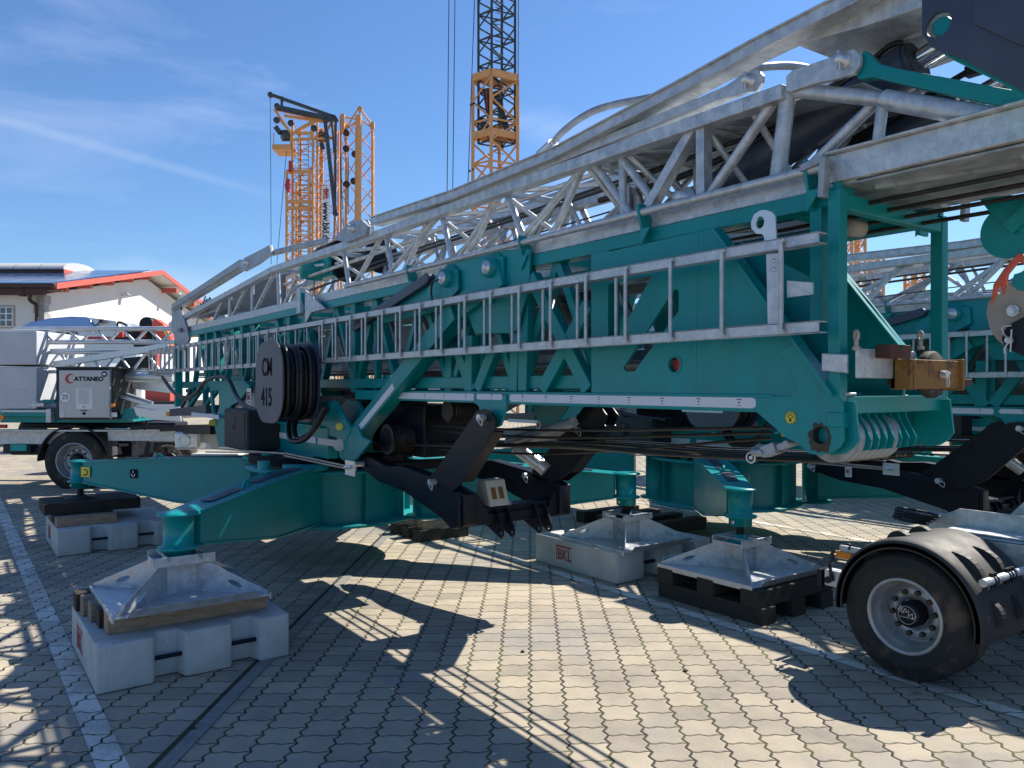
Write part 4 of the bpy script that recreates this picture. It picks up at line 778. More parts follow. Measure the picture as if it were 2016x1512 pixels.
# walkway / cover sheets seen from below near the front
mb = MB(); mb.plate([F(1462,225,YJ+.06), F(1700,165,YJ+.06), F(1700,165,YJ+.06)+V((0,.5,0)), F(1462,225,YJ+.06)+V((0,.5,0))],(0,0,.006)); mb.plate([F(1180,318,YJ+.06), F(1462,225,YJ+.06), F(1462,225,YJ+.06)+V((0,.5,0)), F(1180,318,YJ+.06)+V((0,.5,0))],(0,0,.006)); J('cover_sheet', mb, 'galv_d')
mb = MB(); zz_ = F(1640,348,YJ).z; mb.box((-2.1,YJ+.0,zz_-.045),(.9,YK-.04,zz_-.036)); 
for k in range(6): mb.box((-1.55+.45*k,YJ+.1,zz_-.06),(-1.52+.45*k,YK-.04,zz_-.03))
mb.bar((-1.6,YJ+.1,zz_-.045),(.4,YK-.05,zz_-.045),.03,.03,side=(0,1,0)); J('cover_sheet', mb, 'galv_d')
for k in range(4):
    mb = MB(); mb.tube((-3.2,2.95+.14*k,zz_-.10-.008*k),(.9,2.95+.14*k,zz_-.085-.012*k),.009,6); J('jib_rope', mb, 'rope_d')
mb = MB(); mb.tube((-12.2,3.15,2.42),(-2.2,3.15,2.50),.006,6); mb.tube((-9,3.0,2.44),(-2.6,3.2,2.66),.005,6); J('jib_rope', mb, 'rope_d')
# wide end plate between the struts at upper right
pts = PL([(1638,-40),(1600,24),(1500,88),(1640,70),(1668,82),(1650,110),(1720,92),(1822,60),(1822,-40)], YJ+.05)
mb = MB(); mb.plate([F(1640,70,YJ+.3), F(1650,108,YJ+.3), F(1812,72,YJ+.3), F(1830,30,YJ+.3), F(1690,20,YJ+.3)], (0,.012,.02)); 
mb.plate(PL([(1495,100),(1600,46),(1700,-4),(1760,-30),(1830,-30),(1825,10),(1700,52),(1600,78),(1500,92)], YJ+.02), (0,.02,0))
a_ = F(1640,76,YJ+.04); c_ = F(1815,66,YJ+.04); mb.plate([F(1560,86,YJ+.04), F(1815,-10,YJ+.04), F(1815,-10,YJ+.04)+V((.05,.62,-.02)), F(1560,86,YJ+.04)+V((.1,.62,-.05))], (0,0,.012)); J('end_plate', mb, 'galv', .002)
# thick hose over the top
mb = MB(); mb.path([F(1084,290,YJ),F(1105,262,YJ),F(1150,228,YJ),F(1200,208,YJ),F(1290,190,YJ),F(1380,168,YJ),F(1470,138,YJ+.1),F(1540,129,YJ+.3),F(1590,135,YJ+.45),F(1620,150,YJ+.5)], .019, 10); J('thick_hose', mb, 'galv_d')
mb = MB(); mb.tube(F(1064,306,YJ),F(1088,284,YJ),.033,14); mb.tube(F(1088,284,YJ),F(1092,279,YJ),.022,12); J('hose_fitting', mb, 'zinc')
# teal arm and slate head box, upper right
mb = MB(); mb.plate(PL([(1700,98),(1712,108),(1728,125),(1760,133),(2030,184),(2100,196),(2100,262),(2030,222),(1920,198),(1760,162),(1720,152),(1690,156),(1680,140)], YJ+.0), (0,.05,0)); mb.mark(); mb.plate([p+V((0,.6,0)) for p in PL([(1700,98),(1728,125),(2100,196),(2100,262),(1920,198),(1720,152),(1690,156)], YJ)], (0,.05,0)); mb.each('head_arm', M['teal'], crane, .004)
hb = [(1815,-120),(1814,66),(1832,92),(1850,101),(1885,112),(2016,180),(2120,236),(2120,-120)]
Yh = 2.48; c_ = F(1847,48,Yh); hl = [V((c_.x+.038*math.cos(2*math.pi*i/20), Yh, c_.z+.038*math.sin(2*math.pi*i/20))) for i in range(20)]
mb = MB(); mb.plate(PL(hb, Yh), (0,.02,0), [hl]); hp = P('head_box', mb, 'navy', bevel=.003)
mb = MB(); mb.plate(PL([(1915,-100),(1916,42),(1920,48),(2060,112),(2060,-100)], Yh-.012), (0,.012,0)); P('raised_panel', mb, 'navy', hp, .004)
mb = MB(); mb.plate([p+V((0,.03,0)) for p in PL([(1840,60),(1845,100),(1870,115),(1960,158),(2120,262),(2120,100),(1900,20)], Yh)], (0,.03,0)); mb.tube(c_+V((0,.02,0)),c_+V((0,.3,0)),.03,16); P('head_plate', mb, 'teal', hp, .003)
# hydraulic cylinders
for Yc, (a_, e_, g_) in ((3.12, ((1395,385),(1806,122),(1880,78))), (3.40, ((1560,395),(1900,205),(1960,150)))):
    p0, p1 = F(*a_,Yc), F(*e_,Yc); mb = MB(); mb.tube(p0,p1,.088,28); d_ = (p1-p0).normalized(); mb.tube(p1-d_*.14,p1-d_*.02,.098,28); cy = J('hydraulic_cylinder', mb, 'navy')
    mb = MB(); mb.tube(p1-d_*.02,p1+d_*.004,.085,24); mb.mark(); mb.tube(p1+d_*.28,p1+d_*.5,.06,18); mb.each('cylinder_head', M['dark'], cy)
    mb = MB(); mb.tube(p1,p1+d_*.34,.042,20); J('piston_rod', mb, 'chrome', 0, cy)
    mb = MB(); n_ = V((0,-.35,.93)); mb.tube(p0+d_*.3+n_*.1,p1-d_*.2+n_*.1,.014,8); mb.mark(); mb.tube(p0+d_*.9+n_*.115,p1-d_*.5+n_*.115,.014,8); mb.mark(); mb.path([p1-d_*.25+n_*.1,p1-d_*.1+n_*.12,p1-d_*.04+n_*.10],.012,8)
    for k in range(3): mb.mark(); mb.cbox(p0+d_*(.9+.35*k)+n_*.105,(.06,.04,.04))
    mb.each('cylinder_pipe', M['cable'], cy)
mb = MB(); c_ = F(1349,390,2.86); mb.lathe([(0,-.06),(.028,-.06),(.028,0),(.055,0),(.055,.02),(0,.02)], c_, (0,1,0), 22); J('trunnion', mb, 'zinc')
mb = MB(); c_ = F(1240,405,3.1); mb.lathe([(.02,0),(.08,0),(.085,.008),(.07,.016),(.085,.024),(.08,.03),(.02,.03)], c_, (0,1,0), 26); mb.bar(c_+V((0,-.02,-.1)),c_+V((0,-.02,.1)),.02,.05); J('pulley', mb, 'galv_d')
# trolley winch in the truss
cw = F(612,527,3.05); mb = MB(); mb.lathe([(0,0),(.10,0),(.12,.02),(.12,.22),(.1,.24),(0,.24)], cw+V((-.05,-.1,0)), (.3,1,0), 20)
for k in range(14): t = 2*math.pi*k/14; mb.cbox(cw+V((-.02+.12*math.cos(t),.05,.12*math.sin(t))),(.012,.18,.012))
mb.cbox(cw+V((.2,.18,.02)),(.26,.2,.26)); mb.lathe([(0,-.02),(.11,-.02),(.12,.0),(.12,.06)], cw+V((.22,.07,.02)), (0,1,0), 20); wn_ = J('winch_motor', mb, 'teal', .006)
mb = MB(); mb.tube(cw+V((.33,.25,-.0)),cw+V((1.1,.25,.0)),.12,28); mb.tube(cw+V((.33,.25,0)),cw+V((.36,.25,0)),.17,28); mb.tube(cw+V((1.1,.25,0)),cw+V((1.13,.25,0)),.17,28); J('winch_drum', mb, 'black', 0, wn_)
mb = MB(); mb.plate([cw+V((-.15,.05,.16)),cw+V((.1,.05,.2)),cw+V((.6,.05,.2)),cw+V((.6,.4,.2)),cw+V((.1,.4,.2)),cw+V((-.15,.4,.16))],(0,0,.01)); J('winch_cover', mb, 'black', 0, wn_)
# dark sheet with banner at the far end
mb = MB(); mb.plate([F(392,628,YJ+.25),F(392,600,YJ+.25),F(470,565,YJ+.25),F(560,540,YJ+.25),F(560,600,YJ+.25)],(0,.01,0)); J('dark_sheet', mb, 'navy')
mb = MB(); mb.plate([F(378,628,YJ+.1),F(384,604,YJ+.1),F(431,582,YJ+.1),F(428,612,YJ+.1)],(0,.004,0)); bn = J('banner', mb, 'galv')
a_ = F(405,603,YJ+.09); text('ANEO', .22, M['ink'], bn, a_+V((.0,-.004,.0)), (R(90),R(-4),0), 'letters', sx=1, bold=.006)
# end bracket with shackle, far left
mb = MB(); mb.plate(PL([(338,600),(352,598),(366,640),(372,668),(362,690),(352,690),(345,670),(338,650)], YJ-.05),(0,.03,0)); mb.plate([p+V((0,.6,0)) for p in PL([(338,600),(352,598),(366,640),(372,668),(362,690),(345,670)], YJ-.05)],(0,.03,0)); mb.tube(F(352,650,YJ-.1),F(352,650,YJ+.6),.03,12); J('end_bracket', mb, 'galv_d', .002)
mb = MB(); mb.box((-12.4,YN-.0,zA0-.02),(-12.1,YN+.12,zA1+.16)); mb.box((-12.4,YF-.12,zA0-.02),(-12.1,YF,zA1+.16)); mb.box((-12.5,YN,zB1),(-12.3,YF,zB1+.1)); mb.box((-12.4,YN,zB0-.2),(-12.3,YN+.1,zA0)); mb.box((-12.4,YF-.1,zB0-.2),(-12.3,YF,zA0)); P('end_frame', mb, 'teal', bevel=.005)
mb = MB(); q = F(592,600,YN-.03); mb.box((q.x-.06,YN-.05,q.z-.08),(q.x+.03,YN+.05,q.z+.16)); mb.plate(PL([(600,570),(612,582),(640,608),(612,615),(600,640)],YN-.02),(0,.02,0)); P('clamp', mb, 'galv', bevel=.003)
# ------------------------------------------------------------------ second and third crane: copies
OFF = V((1.45,3.95,-.13))
SKIP = ('outrigger_arm','jack_screw')
def clone(off, label, arms_):
    c2 = crane.copy(); COL.objects.link(c2); c2.location = crane.location + V((off.x,off.y,0)); c2['label'] = label; c2['_o'] = tuple(c2.location)
    for ch in list(crane.children):
        nm = ch.name.split('.')[0]
        if nm in SKIP: continue
        if nm == 'number': continue
        low = nm in ('base_body','arm_hinge','slewing_ring','king_post')
        k = copy_tree(ch, c2)
        if not low: k.location.z += off.z
        else: k.location.z += off.z*.3
    for a_, f_, z in arms_: arm(a_, f_, z, c2, c2.location)
    return c2
crane2 = clone(OFF, 'teal folded tower crane behind the nearest one, its reel lettered with a web address', [((-5.0,5.98),(-3.70,4.80),.43),((-6.35,6.35),(-7.75,5.15),.4),((-4.8,7.5),(-3.3,8.7),.4),((-6.2,7.6),(-7.6,8.8),.4)])
OFF3 = V((2.6,8.6,-.1))
crane3 = clone(OFF3, 'teal folded tower crane farthest back of the row, mostly hidden behind two others', [((-4.7+1.15,10.9),(-2.4,9.6),.4),((-5.3,10.95),(-6.6,9.7),.4)])
# second crane carries a web address on its reel instead of a number
for cc_, dz in ((crane2, OFF), (crane3, OFF3)):
    for ch in cc_.children:
        if ch.name.startswith('cable_reel_plate'):
            for g in list(ch.children): bpy.data.objects.remove(g)
    rp2 = [ch for ch in cc_.children if ch.name.startswith('cable_reel_plate')][0]
mb = MB(); rp2 = [ch for ch in crane2.children if ch.name.startswith('cable_reel_plate')][0]; w0 = V((cx_-.12,YR,cz_-.12))+OFF
rp2['_o'] = tuple(V(rp2.location)+V(crane2.location)); mb.box((w0.x-.26,w0.y-.004,w0.z-.05),(w0.x+.26,w0.y-.001,w0.z+.05)); wp = mb.build('address_plate', M['white'], rp2)
text('www.bkl.de', .085, M['ink'], wp, w0+V((0,-.006,0)), FACE, 'letters', bold=.001)
w1 = F(1674,929,2.70+3.95); bkl(crane2, w1+V((0,-.03,0)), .09)
# ------------------------------------------------------------------ ballast blocks, timbers, pads
def rb(c, pts2, z0, z1): return [V((x,y,z0)) for x,y in pts2]
def block(x0, y0, sx, sy, h, label, sign=True, rot=0):
    # notched outline: bars cross the notches on the two long sides
    n = .10*sx; ys = [0,.27,.34,.42,.64,.72,.80,1.0]
    right = [(sx,0),(sx,.27*sy),(sx-n,.30*sy),(sx-n,.40*sy),(sx,.43*sy),(sx,.67*sy),(sx-n,.70*sy),(sx-n,.80*sy),(sx,.83*sy),(sx,sy)]
    left = [(sx-x,y) for x,y in reversed(right)]
    mb = MB(); mb.plate([V((x0+x,y0+y,0.002)) for x,y in right+left], (0,0,h-.002))
    o_ = mb.build('ballast_block', M['conc'], None, .014); tag(o_, label, 'concrete block', 'notched concrete ballast blocks under the outrigger feet')
    me_ = MB()
    for fy in (.35,.75):
        for xx_ in (x0+sx-n*.45, x0+n*.45): me_.tube((xx_,y0+(fy-.10)*sy,h*.5),(xx_,y0+(fy+.10)*sy,h*.5),.012,8); [me_.torus((xx_,y0+(fy-.09+.012*k)*sy,h*.5),(0,1,0),.012,.0025,8,5) for k in range(16)]
    me_.build('rebar_handle', M['black'], o_)
    if sign:
        cx0 = x0+sx*.38; w_ = .23; zc = h*.52; mb = MB(); mb.box((cx0-w_/2,y0-.002,zc-.085),(cx0+w_/2,y0+.001,zc+.085)); sg = mb.build('moulded_panel', M['conc'], o_)
        mb = MB(); mb.box((cx0-.10,y0-.004,zc+.055),(cx0+.10,y0-.0022,zc+.072)); mb.box((cx0-.10,y0-.004,zc-.065),(cx0-.088,y0-.0022,zc+.055)); mb.build('red_mark', M['crimson'], sg)
        text('BKL', .135, M['crimson'], sg, (cx0+.012,y0-.0035,zc-.01), FACE, 'letters', sx=.8, bold=.003)
    return o_
block(-5.47,.62,.97,1.02,.25,'grey concrete block nearest the camera, with timbers and a wide steel pad on it')
block(-9.42,.83,1.05,1.03,.25,'grey concrete block with two layers of crossed dark timbers stacked on it')
block(-5.64,4.36,1.08,1.14,.25,'grey concrete block carrying a steel pad directly, clear red BKL mark, right of black frame')
block(-9.2,4.05,1.05,1.05,.25,'grey concrete block half hidden behind the nearest crane base', True)
def timber(a_, b__, w_, h_, z, m, label, group='timbers stacked under the outrigger feet'):
    mb = MB(); mb.bar((a_[0],a_[1],z+h_/2),(b__[0],b__[1],z+h_/2),w_,h_,side=(-(b__[1]-a_[1]),b__[0]-a_[0],0)); o_ = mb.build('timber', M[m], None, .006); return tag(o_, label, 'timber', group)
for k, (x, m, lb_) in enumerate(((-4.75,'wood','fresh pale timber nearest the camera under the steel pad'),(-4.90,'wood_d','dark timber second from the front under the nearest steel pad'),(-5.05,'wood_g','weathered grey timber in the middle under the nearest steel pad'),(-5.20,'wood_g','weathered grey timber fourth from the front under the nearest steel pad'),(-5.35,'wood_d','short dark timber farthest back under the nearest steel pad'))):
    timber((x,.70-.02*k),(x,1.57-.02*k),.12,.105,.25,m,lb_)
for k, (x, lb_) in enumerate(((-8.60,'brown timber of the lower layer at the front edge of the left rear block'),(-8.78,'brown timber in the middle of the lower layer on the left rear block'),(-8.97,'brown timber at the back of the lower layer on the left rear block'))):
    timber((x,.84),(x,1.36),.14,.09,.25,'wood' if k == 0 else 'wood_d',lb_)
for k, (x, lb_) in enumerate(((-8.86,'front black sleeper of the top layer under the bare jack foot'),(-9.06,'middle black sleeper of the top layer under the bare jack foot'),(-9.26,'back black sleeper of the top layer under the bare jack foot'))):
    timber((x,.76),(x,1.62),.17,.11,.34,'wood_d',lb_)
mb = MB(); mb.lathe([(0,.03),(.05,.03),(.14,.0),(.14,-.008),(0,-.008)], (-9.02,1.10,.46), (0,0,1), 30); f_ = mb.build('jack_foot', M['dark'], crane)
def pad(cx0, cy0, z, label, flip=False, sx=.41, sy=.42):
    t = empty('outrigger_pad', (cx0,cy0,z), label, 'support pad', 'galvanised steel pads under the outrigger feet')
    mb = MB(); mb.box((cx0-sx,cy0-sy,z),(cx0+sx,cy0+sy,z+.010))
    for s1 in (-1,1):                       # folded-up rims
        mb.hexa([V((cx0+s1*sx,cy0-sy*.85,z)),V((cx0+s1*sx,cy0+sy*.85,z)),V((cx0+s1*(sx+.008),cy0+sy*.85,z)),V((cx0+s1*(sx+.008),cy0-sy*.85,z)),V((cx0+s1*(sx+.03),cy0-sy*.8,z+.05)),V((cx0+s1*(sx+.03),cy0+sy*.8,z+.05)),V((cx0+s1*(sx+.038),cy0+sy*.8,z+.05)),V((cx0+s1*(sx+.038),cy0-sy*.8,z+.05))])
        mb.box((cx0-sx,cy0+s1*sy-.006,z-.02),(cx0+sx,cy0+s1*sy+.006,z+.02))
    mb.build('base_plate', M['galv'], t, .002)
    mb = MB(); zt1 = z+.205
    def web(dx, dy):                         # trapezoid web running out to a corner/side with an oval slot
        e = V((dx,dy,0)); L_ = e.length; d_ = e.normalized(); n_ = V((-d_.y,d_.x,0)); c_ = V((cx0,cy0,z+.01))
        out_ = [c_-n_*.004, c_+d_*(L_-.02)-n_*.004, c_+d_*(L_-.02)+V((0,0,.02))-n_*.004, c_+d_*.17+V((0,0,.19))-n_*.004, c_+V((0,0,.19))-n_*.004]
        sl_ = [c_+d_*(L_*.62+.05*math.cos(t_)*.9)+V((0,0,.055-.045*math.cos(t_)*.35+.016*math.sin(t_)))-n_*.004 for t_ in [2*math.pi*i/12 for i in range(12)]]
        mb.plate(out_, n_*.008, [sl_])
    for dx, dy in ((sx,sy),(sx,-sy),(-sx,sy),(-sx,-sy)): web(dx,dy)
    for i,(ax,ay) in enumerate(((1,1),(1,-1),(-1,-1),(-1,1))):   # central pyramid cheeks
        pass
    mb.hexa([V((cx0+i*.085,cy0+j*.085,z+.01)) for i,j in ((-1,-1),(1,-1),(1,1),(-1,1))]+[V((cx0+i*.085,cy0+j*.085,z+.19)) for i,j in ((-1,-1),(1,-1),(1,1),(-1,1))])
    mb.build('rib_pyramid', M['galv'], t, .0015)
    mb = MB(); zt0 = z+.19; hx = .145
    mb.box((cx0-hx,cy0-hx,zt0),(cx0+hx,cy0+hx,zt0+.008)); mb.box((cx0-hx-.004,cy0-hx,zt0),(cx0-hx+.006,cy0+hx,zt0+.055)); mb.box((cx0+hx-.006,cy0-hx-.03,zt0),(cx0+hx+.004,cy0+hx+.03,zt0+.055)); 
    mb.box((cx0-hx,cy0-hx,zt0),(cx0+hx,cy0-hx+.008,zt0+.022)); mb.box((cx0-hx,cy0+hx-.008,zt0),(cx0+hx,cy0+hx,zt0+.022)); hd = mb.build('foot_tray', M['galv'], t, .002)
    mb = MB(); mb.tube((cx0-hx-.02,cy0-.09,zt0+.045),(cx0+hx+.03,cy0-.09,zt0+.045),.009,10); mb.tube((cx0-hx-.02,cy0+.09,zt0+.045),(cx0+hx+.03,cy0+.09,zt0+.045),.009,10); mb.torus((cx0+hx+.03,cy0+.09,zt0+.045),(0,1,0),.016,.0025,12,5); mb.build('retaining_bar', M['galv_d'], hd)
    mb = MB(); mb.lathe([(0,.0),(.09,.0),(.09,.012),(.05,.03),(.045,.06),(0,.06)], (cx0,cy0,zt0+.009), (0,0,1), 26); mb.build('ball_cup', M['teal'] if flip else M['black'], hd)
    return t
pad(-4.98,1.13,.357,'wide galvanised steel pad lying on timbers, nearest the camera')
pad(-4.93,4.82,.252,'galvanised steel pad lying straight on the concrete block with the clear red BKL mark')
pad(-3.70,4.80,.235,'galvanised steel pad with a teal jack foot lying on dark wooden sleepers', True, .43, .43)
for lyr, (z, ax) in enumerate(((0,'x'),(.115,'y'))):
    pos = ('front','middle','back')
    for k in range(3):
        if ax == 'x': q = 4.46+.34*k; timber((-4.14,q),(-3.20,q),.15,.115,z,'wood_d','dark sleeper on the ground under the right steel pad, %s of three' % pos[k], 'dark sleepers under the right steel pad')
        else: q = -3.29-.38*k; timber((q,4.36),(q,5.24),.15,.115,z,'wood_d','dark sleeper of the upper layer under the right steel pad, %s of three' % pos[k], 'dark sleepers under the right steel pad')
for k in range(3): timber((-7.05-.25*k,3.9),(-7.05-.25*k,4.5),.15,.12,0,'wood_d','dark sleeper lying on the ground behind the nearest crane base, %s of three' % ('right','middle','left')[k], 'dark sleepers behind the nearest crane base')
for k in range(3): timber((-7.05-.25*k,3.95),(-7.05-.25*k,4.4),.14,.10,.12,'wood_g','grey timber on top of the sleepers behind the nearest crane base, %s of three' % ('right','middle','left')[k], 'grey timbers behind the nearest crane base')
for k in range(4): timber((-6.9+.35*k,6.0),(-6.9+.35*k,6.9),.15,.13,0,'wood_d','dark sleeper under the base of the second crane, %s of four' % ('leftmost','second','third','rightmost')[k], 'dark sleepers under the second crane')
# ------------------------------------------------------------------ two wheel dolly at the right
def wheel(par, c, ax, R_, w_, rimr, name='wheel', nuts=10, hub='black'):
    """c = centre of outer face, ax = unit vector pointing inward (away from the viewer)"""
    c = V(c); t = empty(name, c, None, None); t.parent = par; t.location = c - V(par['_o'])
    mb = MB(); prof = [(rimr-.004,.012),(rimr+.015,-.004),(rimr+.022,.002),(rimr+.035,-.006),(R_*.80,-.013),(R_*.81,-.009),(R_*.86,-.013),(R_*.87,-.008),(R_*.90,-.009),(R_*.95,.0),(R_*.985,.02)]
    for k in range(6):
        y = .03+(w_-.06)*k/6; prof += [(R_,y),(R_,y+(w_-.06)/6-.010),(R_-.010,y+(w_-.06)/6-.009),(R_-.010,y+(w_-.06)/6-.001)]
    prof += [(R_,w_-.03),(R_*.98,w_-.01),(R_*.9,w_),(rimr,w_)]
    mb.lathe(prof, c, ax, 56); mb.build('tyre', M['rubber'], t)
    mb = MB(); mb.lathe([(rimr+.004,.008),(rimr,.0),(rimr-.012,.0),(rimr-.02,.012),(rimr-.022,.05),(rimr-.035,.06),(rimr-.045,.13),(rimr*.74,.155),(rimr*.72,.125),(rimr*.40,.12),(rimr*.4,.15)], c, ax, 48); rim = mb.build('rim', M['rim'], t)
    mb = MB(); ax = V(ax); a = (V((0,0,1))-ax*ax.z).normalized(); b_ = ax.cross(a); mb.lathe([(0,.040),(rimr*.29,.040),(rimr*.33,.05),(rimr*.35,.13)], c, ax, 26); hb_ = mb.build('hub_cap', M[hub], rim)
    mb = MB()
    for k in range(nuts):
        q = c + a*math.cos(2*math.pi*k/nuts+.2)*rimr*.57 + b_*math.sin(2*math.pi*k/nuts+.2)*rimr*.57; mb.mark(); mb.lathe([(0,.095),(.012,.095),(.015,.10),(.015,.125)], q, ax, 8)
    mb.each('wheel_nut', M['grime'], rim)
    mb = MB()
    for k in range(3):
        q = c + a*math.cos(2*math.pi*k/3+.5)*rimr*.80 + b_*math.sin(2*math.pi*k/3+.5)*rimr*.80; mb.mark(); mb.tube(q+ax*.138, q+ax*.16, .014, 12)
    mb.each('vent_hole', M['ink'], rim)
    return t, rim
WC = F(1778,1214,4.20); RW = WC.z
dolly = empty('transport_dolly', (WC.x+.3,4.7,0), 'two-wheeled galvanised dolly with black mudguard over a dusty tyre and an amber lamp', 'trailer')
t_, rim = wheel(dolly, (WC.x,4.20,RW), (0,1,0), RW, .27, .205)
text('BPW', .05, M['rim'], rim, (WC.x,4.238,RW+.012), (R(90),R(25),0), 'emblem'); mb = MB(); mb.torus((WC.x,4.239,RW),(0,1,0),.048,.002,26,6); mb.bar((WC.x-.04,4.239,RW-.012),(WC.x+.04,4.239,RW-.012),.002,.003); mb.build('emblem_ring', M['rim'], rim)
t2, _ = wheel(dolly, (WC.x,5.9,RW), (0,-1,0), RW, .27, .205)
mb = MB(); mb.tube((WC.x,4.35,RW),(WC.x,5.75,RW),.055,16); mb.build('axle', M['black'], dolly)
# mudguards: shell with lip and ribs
for y0, y1 in ((4.165,4.76),(5.53,5.93)):
    mb = MB(); Rf = .405; a0, a1 = R(-8), R(186); n = 40; vs = []
    prof = [(Rf-.045,y0+.0),(Rf-.04,y0-.004),(Rf-.012,y0-.004),(Rf,y0+.012),(Rf+.006,y0+.05),(Rf+.006,y1-.05),(Rf,y1-.012),(Rf-.045,y1)]
    pin = [(r-.006,y) for r,y in reversed(prof)]
    pr = prof+pin
    for i in range(n+1):
        t = a0+(a1-a0)*i/n; vs += [V((WC.x+.02+r*math.cos(t), y, RW+.015+r*math.sin(t)*1.0)) for r,y in pr]
    m_ = len(pr); mb.add(vs, [(i*m_+j,i*m_+(j+1)%m_,(i+1)*m_+(j+1)%m_,(i+1)*m_+j) for i in range(n) for j in range(m_)], True); mb.add(vs[:m_],[tuple(range(m_))]); mb.add(vs[-m_:],[tuple(range(m_))])
    fd = mb.build('mudguard', M['dark'], dolly)
    mb = MB()
    for yy in (y0+.14, y0+.38):
        for t0, t1 in ((30,62),(2,20),(96,112)):
            mb.mark()
            for k in range(8):
                ta, tb = R(t0+(t1-t0)*k/8), R(t0+(t1-t0)*(k+1)/8); rr = Rf+.006
                h = .028*math.sin(math.pi*(k+.0)/8)+.004; h2 = .028*math.sin(math.pi*(k+1)/8)+.004
                mb.bar((WC.x+.02+(rr+h/2)*math.cos(ta),yy,RW+.015+(rr+h/2)*math.sin(ta)),(WC.x+.02+(rr+h2/2)*math.cos(tb),yy,RW+.015+(rr+h2/2)*math.sin(tb)),.045,h,h2=h2)
    mb.each('mudguard_rib', M['dark'], fd)
mb = MB(); tq = R(33); q = V((WC.x+.02+.455*math.cos(tq), 4.20, RW+.015+.455*math.sin(tq))); mb.tube(q,q+V((0,.95,0)),.021,18); tb_ = mb.build('mudguard_tube', M['galv'], dolly)
mb = MB()
for yy in (.10,.13,.27,.30,.34): mb.torus(q+V((0,yy,0)),(0,1,0),.022,.005,18,6); mb.cbox(q+V((.0,yy,.028)),(.02,.018,.02)); mb.cbox(q+V((.0,yy,-.03)),(.015,.012,.025))
mb.build('clamps', M['black'], tb_)
# frame
mb = MB(); zf = F(1900,1060,4.95).z
def chan(xa, xb, y, z0, z1, d=.06, t=.008): mb.box((xa,y,z0),(xb,y+t,z1)); mb.box((xa,y,z1-t),(xb,y+d,z1)); mb.box((xa,y,z0),(xb,y+d,z0+t))
chan(-2.34, 2.2, 4.78, .51, .73); chan(-2.65, 2.2, 5.45, .51, .73); mb.box((-2.3,4.95,.71),(2.2,5.3,.725)); mb.box((-2.3,4.84,.54),(-2.22,5.45,.66)); mb.box((-1.6,4.84,.62),(-1.5,5.45,.76)); mb.box((-.9,4.84,.62),(-.8,5.45,.76))
mb.plate([V((-2.3,4.76,.60)),V((-1.9,4.76,.36)),V((-1.5,4.76,.36)),V((-1.1,4.76,.60))],(0,.012,0)); mb.box((-1.5,4.9,.73),(2.2,4.91,.84)); mb.box((-1.5,4.9,.83),(2.2,4.98,.84)); mb.plate([V((-1.7,4.9,.73)),V((-1.5,4.9,.84)),V((-1.5,4.9,.73))],(0,.01,0))
mb.plate([V((-2.5,5.15,.72)),V((-2.3,5.15,.83)),V((-1.9,5.15,.83)),V((-1.75,5.15,.72))],(0,.01,0)); mb.plate([V((-2.2,5.5,.72)),V((-2.0,5.5,.95)),V((-1.85,5.5,.95)),V((-1.5,5.5,.72))],(0,.01,0)); fm = mb.build('dolly_frame', M['galv'], dolly, .003)
mb = MB()
for x in (-1.75,-.4,.6): mb.tube((x,4.765,.62),(x,4.785,.62),.022,16)
mb.build('rubber_plugs', M['black'], fm)
mb = MB()
for k in range(4): mb.torus((-2.52+.01*k,4.98+.01*k,.745+.016*k),(.1,.1,1),.10+.008*k,.009,24,6)
mb.build('coiled_cable', M['cable'], dolly)
mb = MB(); q = F(1661,1094,4.35); mb.box((q.x-.05,4.36,q.z-.025),(q.x+.05,4.41,q.z+.02)); mb.box((q.x-.02,4.4,q.z-.02),(q.x+.4,4.43,q.z+.02)); mb.box((q.x-.04,4.37,q.z+.0),(q.x+.22,4.39,q.z+.055)); lb_ = mb.build('lamp_bracket', M['galv'], dolly, .003)
mb = MB(); mb.hexa([V((q.x-.048+.0,4.345,q.z-.018)),V((q.x+.048,4.345,q.z-.018)),V((q.x+.055,4.362,q.z-.024)),V((q.x-.055,4.362,q.z-.024)),V((q.x-.048,4.345,q.z+.018)),V((q.x+.048,4.345,q.z+.018)),V((q.x+.055,4.362,q.z+.024)),V((q.x-.055,4.362,q.z+.024))]); mb.build('marker_lamp', M['amber'], lb_, .004)
mb = MB(); mb.path([q+V((-.05,.0,.02)),q+V((-.075,0,.0)),q+V((-.07,0,-.04)),q+V((-.09,0,-.06))],.011,8); mb.path([q+V((.03,.0,.04)),q+V((.04,0,.07)),q+V((.02,0,.075))],.006,6); mb.build('lamp_cable', M['cable'], lb_)
mb = MB(); q = F(1640,1140,4.36); mb.box((q.x-.06,4.36,q.z-.05),(q.x+.10,4.44,q.z+.05)); mb.box((q.x+.05,4.40,q.z-.03),(q.x+.5,4.45,q.z+.03)); cp = mb.build('coupling_box', M['galv'], dolly, .006)
mb = MB(); mb.box((q.x-.10,4.35,q.z-.06),(q.x-.07,4.45,q.z+.045)); mb.bar(q+V((0,-.012,-.01)),q+V((-.015,-.012,.10)),.012,.022,w2=.01,h2=.012); mb.tube((q.x-.03,4.345,q.z-.01),(q.x-.03,4.36,q.z-.01),.02,14); mb.build('coupling_lever', M['black'], cp)
